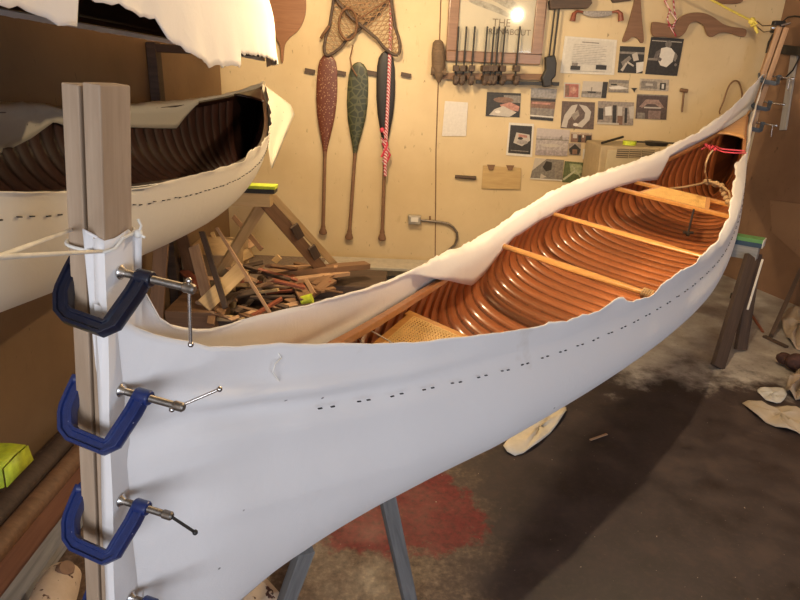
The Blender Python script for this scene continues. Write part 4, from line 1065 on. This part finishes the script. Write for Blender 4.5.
sheet('photo_print', [(531, 88), (557, 89), (553, 121), (530, 119)], 'dusky photo of a red and grey skyline above water', bg=G, polys=[(K, rect(0, .32, 1, .40)), (BR, rect(0, .40, 1, .62)), ((.28, .26, .25), rect(0, 0, 1, .28)), (PK, rect(.05, .44, .8, .5)), (WH, rect(0, .86, 1, .9)), (K, rect(0, .92, 1, 1))])
sheet('photo_print', [(509, 122.5), (534, 124), (532, 157), (506, 155)], 'white-bordered photo of a heap of red and grey things', bg=K, border=.07, bcol=WH, polys=[(LG_, [(.3, .25), (.9, .3), (.95, .5), (.6, .72), (.2, .62)]), (PK, [(.4, .3), (.8, .33), (.8, .42), (.4, .4)]), (K, ell(.5, .45, .12, .05)), ((.33, .29, .26), ell(.6, .58, .25, .08)), (G, rect(.1, .88, .9, .91))])
sheet('photo_print', [(537, 128), (570, 130), (567, 156), (535, 155)], 'pale washed-out photo of a boat on flat water', bg=(.40, .35, .33), polys=[((.48, .42, .40), rect(0, 0, 1, .28)), (G, rect(0, .38, 1, .42)), (G, [(.72, .3), (.78, .2), (.8, .38), (.7, .38)]), (LG_, ell(.45, .62, .3, .06)), ((.33, .28, .28), rect(0, .8, 1, 1))])
sheet('photo_print', R4(571, 132, 592, 142, -.5), 'small wide brown photo right of the washed-out boat photo', bg=BR, polys=[(LG_, rect(.1, .2, .3, .6)), (K, rect(.35, .3, .5, 1)), (WH, rect(.55, .25, .62, .5)), (K, rect(.7, .3, .95, 1)), ((.45, .35, .25), rect(0, 0, 1, .2))])
sheet('photo_print', R4(569, 143, 581, 155, -.5), 'tiny dark photo of a peaked hut roof', bg=(.30, .24, .2), polys=[(K, [(.5, .05), (1, .5), (.85, .95), (.15, .95), (0, .5)]), (BR, rect(.3, .5, .7, .9))])
sheet('photo_print', R4(583, 149, 592, 159, -.5), 'tiny pale photo with one dark round spot', bg=WH, polys=[(K, ell(.5, .45, .25, .22)), (LG_, ell(.5, .45, .1, .08))])
sheet('photo_print', [(535, 158), (564, 160), (562, 181), (530, 179)], 'grey photo of a dark figure in a rock cleft, lowest row left', bg=(.20, .18, .16), polys=[(LG_, [(0, 0), (.4, 0), (0, .6)]), (K, [(.4, .1), (.6, .15), (.62, .5), (.45, .6), (.32, .4)]), (LG_, [(.3, .7), (.5, .85), (.3, .95)]), (G, [(.65, .1), (1, 0), (1, 1), (.8, 1)]), (WH, rect(0, .94, 1, 1))])
sheet('photo_print', [(565, 161), (588, 163), (586, 184), (562, 182)], 'green photo of crossed sticks in foliage, lowest row right', bg=(.10, .12, .05), polys=[((.30, .32, .18), [(.2, .1), (.7, .1), (.9, .4), (.6, .6), (.3, .5)]), ((.45, .45, .33), [(.0, .85), (.5, .35), (.56, .4), (.06, .92)]), ((.38, .38, .25), [(.3, .2), (.36, .18), (.8, .7), (.74, .74)])])
sheet('photo_print', R4(564, 82.5, 580, 98, -.5), 'small reddish portrait photo at the left of the upper row', bg=(.36, .12, .09), border=.08, bcol=LG_, polys=[(PK, ell(.6, .45, .25, .3)), (BR, rect(0, .1, .3, .9)), ((.5, .3, .22), ell(.65, .4, .1, .14))])
sheet('photo_print', [(583, 81), (608, 82), (606, 98), (581, 97)], 'small grey photo of a distant ship with a black strip at right', bg=LG_, polys=[(G, rect(0, .62, .78, 1)), (K, rect(.8, 0, 1, 1)), (K, [(.2, .62), (.6, .62), (.55, .72), (.25, .72)]), (G, rect(.36, .35, .4, .62)), ((.33, .30, .27), rect(0, .8, .78, 1))])
sheet('photo_print', R4(562, 101, 595, 128, -1.5), 'dark photo of a curved pale canoe rib frame', bg=(.12, .08, .06), polys=[(LG_, [(.02, .95), (.1, .5), (.3, .15), (.48, .1), (.4, .4), (.22, .7), (.18, .98)]), (LG_, [(.52, .1), (.75, .15), (.9, .35), (.86, .65), (.65, .95), (.45, .9), (.7, .6), (.72, .4)]), (WH, ell(.45, .85, .08, .06)), ((.3, .25, .2), [(.3, .5), (.5, .3), (.55, .5), (.4, .7)])])
sheet('photo_print', R4(598, 101, 634, 124, -1.), 'grey photo of several people standing in a row', bg=(.28, .23, .19), polys=[(WH, [(.2, .25), (.38, .2), (.4, .6), (.22, .62)]), (K, rect(.02, .3, .16, .8)), (K, rect(.42, .15, .52, .95)), (LG_, rect(.55, .2, .68, .6)), (BR, rect(.56, .6, .7, 1)), (K, rect(.75, .25, .82, .9)), (LG_, [(.85, .2), (1, .15), (1, .7), (.9, .7)]), (LG_, rect(0, .92, .6, 1))])
sheet('photo_print', R4(609, 79.5, 629, 92, -.8), 'small photo of a bright low shape on dark ground', bg=(.33, .28, .22), polys=[(G, rect(0, 0, 1, .25)), (WH, [(0, .6), (.5, .45), (1, .65), (.6, .75), (.1, .75)]), (G, rect(0, .82, 1, 1)), (K, rect(.1, .32, .4, .44))])
sheet('photo_print', R4(620, 46, 645, 72.5, -2.5), 'black and white photo of a busy work bench with pale scraps', bg=K, polys=[(G, rect(0, .2, 1, .28)), (LG_, [(.5, .3), (.7, .2), (.8, .5), (.6, .55)]), (WH, [(.7, .6), (1, .55), (1, .9), (.75, 1)]), (G, [(.1, .6), (.4, .35), (.5, .45), (.2, .8)]), (LG_, [(.1, .9), (.3, .6), (.35, .65), (.2, .95)]), (LG_, [(.35, .55), (.62, .7), (.6, .76), (.33, .62)])])
sheet('photo_print', [(651, 37), (684, 39), (677, 76), (645, 74)], 'black and white photo of a person in a white shirt, hand on hip', bg=K, polys=[(LG_, rect(.05, .08, .95, .1)), ((.16, .14, .12), ell(.56, .16, .1, .10)), (WH, [(.36, .28), (.52, .24), (.66, .26), (.8, .38), (.78, .62), (.62, .78), (.42, .74), (.34, .62)]), ((.12, .10, .09), [(.22, .38), (.36, .30), (.36, .42), (.30, .5), (.44, .56), (.40, .64), (.18, .55)]), (G, [(.80, .36), (.9, .46), (.86, .62), (.78, .56)]), (G, rect(.0, .56, .3, .62)), (G, ell(.88, .7, .04, .04))])
sheet('photo_print', R4(640, 78.5, 669, 90, -.8), 'wide grey textured photo with a small dark square at right', bg=(.40, .34, .27), polys=[(G, rect(.05, .2, .6, .85)), (K, rect(.7, .3, .9, .9)), (WH, rect(.76, .4, .84, .8)), (LG_, rect(.2, .4, .45, .6))])
sheet('photo_print', R4(637, 94, 668, 118.5, -1.8), 'dark photo of an arched interior with pale shapes', bg=(.09, .06, .05), polys=[((.30, .20, .16), [(.1, .5), (.3, .2), (.7, .2), (.9, .5), (.8, .55), (.6, .38), (.35, .38), (.2, .55)]), (LG_, rect(.25, .5, .8, .56)), (G, rect(.05, .75, .3, 1)), ((.22, .15, .13), rect(.4, .65, .8, 1)), (G, rect(0, 0, 1, .05))])
sheet('blank_note', [(445, 101), (468, 102.5), (466, 136), (442, 136)], 'blank white note sheet pinned below the mallet', 'paper', bg=(.64, .60, .55), bcol=(.66, .62, .57), border=.03)
cb = thing('clipped_board', tuple(wp(501, 177, .01)), 'square tan board with two small tabs on top, low on the wall', 'board')
mb = MB(); mb.prism([wp(u, v) for u, v in ((483, 165.5), (521, 168), (520, 189.5), (481.5, 188.5))], (0, -.012, 0)); mb.build('panel', wood('tan_panel', (.46, .31, .14), (.58, .42, .2), .6), cb, bev=.002)
for u in (491, 510):
    mb = MB(); mb.prism([wp(q, w_, .0125) for q, w_ in ((u-4, 164.5+(u-491)*.03), (u+4, 164.8+(u-491)*.03), (u+2, 170), (u-2, 170))], (0, -.01, 0)); mb.build('tab', M_BROWNW, cb)
# small things on the wall
hk = MB(); hk.tube([wp(455, 176.5, .02), wp(476, 178, .02)], [.014, .017], 8); tag(hk.build('wall_hook', M_DARKW, smooth=60), 'short dark metal hook bar left of the tan tabbed board', 'hook')
hk = MB(); hk.tube([wp(684, 91, .02), wp(682, 112, .02)], .009, 8); hk.tube([wp(680.5, 90, .03), wp(687.5, 91, .03)], .016, 8); tag(hk.build('hanging_hammer', M_BROWNW, smooth=60), 'thin T-shaped hammer hanging right of the arched interior photo', 'hammer')
hk = MB(); hk.prism([wp(u, v, .003) for u, v in ((631, 88), (637, 88), (635, 90), (634, 92.5), (633, 90))], (0, -.01, 0)); tag(hk.build('push_pin', M_BLACK), 'tiny dark clip between two small photos', 'clip')
wl = MB(); wl.tube([wp(u, v, .02) for u, v in smooth_px([(720, 114), (724, 100), (728, 88), (733, 81.5), (738, 81.5), (741, 88), (742, 97), (738, 110)], 4)[:-3]], .007, 6); tag(wl.build('wire_loop', M_BROWNW, smooth=60), 'thin brown wire loop hung on the wall left of the far canoe tip', 'wire')
rc = MB(); rz = random.Random(5)
for k in range(3):
    rc.tube([wp(672+rz.uniform(-8, 5), -8+q*9 if q < 5 else 30, .05+.01*k) for q in range(5)]+[wp(668+4*k, 26+5*k, .06)], .006, 6)
tag(rc.build('pink_string', M_RW, smooth=60), 'loose pink and white string dangling over the curved template', 'string')
jb = thing('junction_box', tuple(wp(415, 219, .03)), 'small metal electrical box with a cable on the wall', 'electrical box')
c_ = wp(414.5, 219.5, .03); mb = MB(); mb.box(c_, (.12, .055, .085)); mb.build('box', plain('galvanised', (.42, .38, .32), .45, metal=.6), jb, bev=.008)
mb = MB(); mb.box(c_+Vector((0, -.029, .004)), (.07, .006, .045)); mb.build('cover_plate', M_PAPER, jb, bev=.002)
mb = MB(); mb.tube([wp(u, v, .02) for u, v in ((421, 220), (430, 221), (440, 222), (448, 223.5), (453, 227), (457, 233), (457, 239), (455, 245), (450, 249), (440, 262))], .012, 8); mb.build('cable', M_IRON, jb, smooth=60)
hk = MB(); hk.tube([wp(430, 216, .01), wp(430, 221, .02)], .009, 6); tag(hk.build('cable_clip', M_BROWNW), 'small brown clip above the cable of the electrical box', 'clip')
# crack lines between the wall boards
for i, pts in enumerate(([(441, -5), (439, 60), (436, 150), (435, 282)],)):
    mb = MB(); mb.tube([wp(u, v, -.002) for u, v in pts], .005, 4); o = mb.build('trim_%d' % (i+1), M_BROWNW); o['kind'] = 'structure'

# heater cabinet by the wall
p0 = on(606, 141, 1, 5.18); p1 = on(664, 142, 1, 5.18); zt_ = on(606, 146, 1, 5.18).z
hc = thing('heater_cabinet', ((p0.x+p1.x)/2, 5.4, 0), 'beige metal heater cabinet with three dark vents behind the canoe', 'heater')
M_BEI = plain('beige_metal', (.40, .31, .19), .5, var=.08); M_BEI2 = plain('beige_face', (.46, .38, .25), .5, var=.05)
mb = MB(); mb.box(((p0.x+p1.x)/2-.02, 5.42, zt_/2+.001), (p1.x-p0.x+.02, .46, zt_)); mb.build('body', M_BEI, hc, bev=.012)
mb = MB(); mb.box(((p0.x+p1.x)/2, 5.18, zt_-.33), (p1.x-p0.x-.05, .02, .60)); mb.build('front_panel', M_BEI2, hc, bev=.006)
for k in range(3):
    a = on(617.5+12.7*k, 149+.3*k, 1, 5.165); c = on(628+12.7*k, 158+.3*k, 1, 5.165)
    mb = MB()
    mb.box(((a.x+c.x)/2, 5.168, (a.z+c.z)/2), (c.x-a.x, .006, a.z-c.z), mi=0)
    for j in range(4): mb.box(((a.x+c.x)/2, 5.163, c.z+(a.z-c.z)*(j+.5)/4), (c.x-a.x, .006, .006), mi=1)
    mb.build('vent', [plain('vent_dark', (.10, .08, .06), .7), M_BEI], hc)
zz = zt_
a = on(598, 139, 2, zz+.012); 
ro = MB(); ro.tube([Vector((p0.x-.0, 5.28, zz+.013)), Vector((p0.x+.24, 5.5, zz+.05))], .011, 8); tag(ro.build('metal_rod', M_BLACK, smooth=60), 'thin black rod lying on the beige heater cabinet', 'rod')
ro = MB(); q_ = on(630, 140, 1, 5.34); ro.tube([Vector((q_.x, 5.34, zz+.002)), Vector((q_.x, 5.34, zz+.034))], .055, 20); tag(ro.build('tape_roll', M_LIME, smooth=40), 'flat lime green tape roll lying on the beige heater cabinet', 'tape')
pn = MB(); q_ = on(657, 141, 1, 5.36); pn.tube([Vector((q_.x, 5.36, zz+.001)), Vector((q_.x, 5.36, zz+.004)), Vector((q_.x, 5.36, zz+.034)), Vector((q_.x, 5.36, zz+.036))], [.05, .085, .10, .09], 24)
pn.box((q_.x-.14, 5.36, zz+.028), (.10, .02, .012)); pn.box((q_.x+.13, 5.36, zz+.028), (.10, .02, .012)); tag(pn.build('dark_pan', M_BLACK, smooth=40), 'shallow dark pan with two handles on the beige heater cabinet', 'pan')

# ------------------------------------------------------------------ right wall side
NR = Vector((RWD.y, -RWD.x, 0)); 
def onR(u, v, d=0.):
    o = Vector((0, 0, CAMH)); r = on(u, v, 1, 1.)-o; base = RW0+NR*d
    nrm = Vector((RWD.y, -RWD.x, 0)); return o+r*((base-o).dot(nrm)/r.dot(nrm))
sgnR = 1 if (Vector((0, 0, 0))-RW0).dot(NR) > 0 else -1
def rwp(u, v, d=0.): return onR(u, v, sgnR*d)
tag(stick('wall_batten', rwp(795, 52, .012), rwp(783, 130, .012), .06, .02, wood('pale_batten', (.36, .33, .30), (.48, .45, .40), .7), up=NR*sgnR), 'pale grey wooden batten on the brown wall at upper right', 'batten')
tag(stick('black_bracket', rwp(780, 49, .04), rwp(806, 52, .04), .07, .05, M_BLACK, up=NR*sgnR), 'black metal bracket at the right edge beside the winch', 'bracket')
mb = MB(); mb.tube([rwp(u, v, .03) for u, v in ((782, 22), (788, 17), (795, 16), (806, 18))], .006, 6); mb.tube([rwp(u, v, .03) for u, v in ((775, 80), (785, 78), (793, 70), (800, 56))], .006, 6)
tag(mb.build('loose_cable', M_BLACK, smooth=60), 'thin dark cable looping on the brown wall right of the far boards', 'cable')
mb = MB()
for pts in (((741, 172), (772, 238)),): pass
mb.prism([rwp(u, v, .002) for u, v in ((771, 200), (806, 205), (806, 262), (773, 232))], NR*sgnR*.012); tag(mb.build('plywood_patch', wall_mat('brown_patch_ply', (.30, .175, .10), (.22, .125, .07), (.12, .07, .04), blot=.5)), 'lighter brown plywood patch on the lower right wall', 'panel')
a = on(771, 336, 2, .012); c = rwp(806, 258, .06)
tag(stick('leaning_stick', a, c, .035, .03, M_DARKW, up=(1, -.5, 0)), 'dark stick leaning against the brown wall at right', 'stick')
def rag(name, pxs, m, lab, cat, hgt=.02, seed=1, z0=.004, thick=.003):
    rr_ = random.Random(seed); P = [on(u, v, 2, 0) for u, v in smooth_px(pxs, 2 if seed in (2, 4) else 3)]; c = sum(P, Vector())/len(P); mb = MB(); rows = []
    for f in (0, .3, .6, .85, 1):
        rows.append([c.lerp(p, f)+Vector((0, 0, z0+(hgt*(.5+.5*math.sin(i*1.7+seed+f*3))*(1 if f < 1 else .6)))) for i, p in enumerate(P)])
    mb.grid(rows, closed=True); return tag(mb.build(name, m, smooth=60, solid=thick), lab, cat)
rag('canvas_scrap', [(742, 404), (757, 404), (775, 408), (797, 410), (812, 418), (812, 440), (796, 434), (775, 428), (757, 418)], plain('dusty_cloth', (.46, .39, .31), .9, sc=8), 'beige canvas scrap with torn edge on the floor, lower right', 'cloth', .03, 2)
rag('paper_scrap', [(757, 391), (770, 388), (786, 392), (783, 402), (773, 404), (762, 398)], plain('bluish_paper', (.55, .54, .52), .8), 'small bluish white paper scrap on the floor beside the beige scrap', 'paper', .015, 3)
rag('crumpled_rag', [(786, 385), (798, 372), (815, 375), (815, 400), (800, 402), (788, 396)], plain('grey_rag', (.33, .26, .20), .9, sc=14), 'crumpled grey-brown rag on the floor at the right edge', 'cloth', .07, 5)
rag('dust_sheet', [(780, 320), (794, 310), (815, 315), (815, 350), (796, 350), (786, 338)], plain('pale_rag', (.42, .34, .27), .9, sc=10), 'pale dusty rag on the floor by the leaning stick', 'cloth', .06, 7)
mb = MB(); bl = on(797, 362, 2, .06); mb.sphere(bl, .075, 12, sq=(1, .8, .75)); mb.sphere(bl+Vector((-.04, .07, -.01)), .05, 10, sq=(1, 1, .8)); tag(mb.build('rag_bundle', plain('maroon_cloth', (.06, .025, .02), .85, var=.4, sc=30), smooth=60), 'dark maroon cloth bundle on the floor at the right edge', 'cloth')
rag('cream_cloth', [(503, 448), (515, 456.5), (532, 449), (550, 434), (563, 417), (566, 408), (550, 410), (520, 430)], plain('cream_cloth', (.80, .72, .58), .85, sc=9), 'cream cloth offcut on the floor just under the big canoe', 'cloth', .02, 4)
tag(stick('wood_sliver', on(590, 440, 2, .006), on(607, 434, 2, .006), .012, .006, M_CHIP), 'tiny pale wood sliver alone on the dark floor', 'wood sliver')
tag(stick('floor_lath', on(650, 260, 2, .01), on(690, 322, 2, .01), .03, .015, M_REDW), 'reddish lath on the floor beneath the far canoe end', 'lath') if False else None
mb = MB(); q_ = on(738, 297, 2, .03); mb.box(q_, (.10, .08, .05)); tag(mb.build('iron_weight', M_BLACK, bev=.008), 'small black iron block on the floor behind the far sawhorse', 'weight')
tag(stick('thin_lath', on(742, 300, 2, .01), on(763, 332, 2, .01), .018, .01, M_REDW), 'thin reddish lath lying behind the far sawhorse', 'lath')
tag(stick('dark_offcut', on(764, 336, 2, .012), on(787, 347, 2, .012), .03, .015, M_DARKW), 'short dark lath on the floor at the foot of the leaning stick', 'lath')
#PROPSEND
# ------------------------------------------------------------------ light
def area(name, loc, target, sx_, sy_, e, col):
    l = bpy.data.lights.new(name, 'AREA'); l.shape = 'RECTANGLE'; l.size = sx_; l.size_y = sy_; l.energy = e; l.color = col
    o = bpy.data.objects.new(name, l); COL.objects.link(o); o.location = loc
    o.rotation_euler = (Vector(target)-Vector(loc)).to_track_quat('-Z', 'Y').to_euler(); return o
area('window_daylight', (-.55, FRY+.08, 1.6), (.2, 3, .8), 1.9, 1.3, 55, (.82, .88, 1.0))
area('door_daylight', (2.9, FRY+.08, 1.3), (1.0, 3, .6), 1.5, 1.8, 44, (.66, .79, 1.0))
def bulb(loc, e, r=.045, col=(1, .77, .47)):
    l = bpy.data.lights.new('bulb', 'POINT'); l.energy = e; l.color = col; l.shadow_soft_size = r
    o = bpy.data.objects.new('bulb', l); COL.objects.link(o); o.location = loc
bulb((1.35, 2.7, 2.45), 72, r=.022)
bulb((-.35, 3.9, 2.5), 98, r=.12)
w = bpy.data.worlds.new('World'); bpy.context.scene.world = w; w.use_nodes = True
w.node_tree.nodes['Background'].inputs[0].default_value = (.75, .85, 1, 1); w.node_tree.nodes['Background'].inputs[1].default_value = .8

# ------------------------------------------------------------------ camera
cam = bpy.data.cameras.new('camera'); co = bpy.data.objects.new('camera', cam); COL.objects.link(co)
cp, sp = math.cos(PITCH), math.sin(PITCH); cr, sr = math.cos(ROLL), math.sin(ROLL)
F = Vector((0, cp, -sp)); R0 = Vector((1, 0, 0)); U0 = Vector((0, sp, cp))
R_ = R0*cr+U0*sr; U_ = -R0*sr+U0*cr
co.matrix_world = Matrix.Translation((0, 0, CAMH)) @ Matrix((R_, U_, -F)).transposed().to_4x4()
cam.sensor_width = 36; cam.lens = FPX*36/800; cam.clip_start = .02
sc = bpy.context.scene; sc.camera = co
sc.view_settings.view_transform = 'Standard'; sc.view_settings.look = 'None'; sc.view_settings.exposure = .38; sc.view_settings.gamma = 1
sc.view_settings.use_curve_mapping = False
for o in bpy.data.objects:
    if '_w' in o: del o['_w']
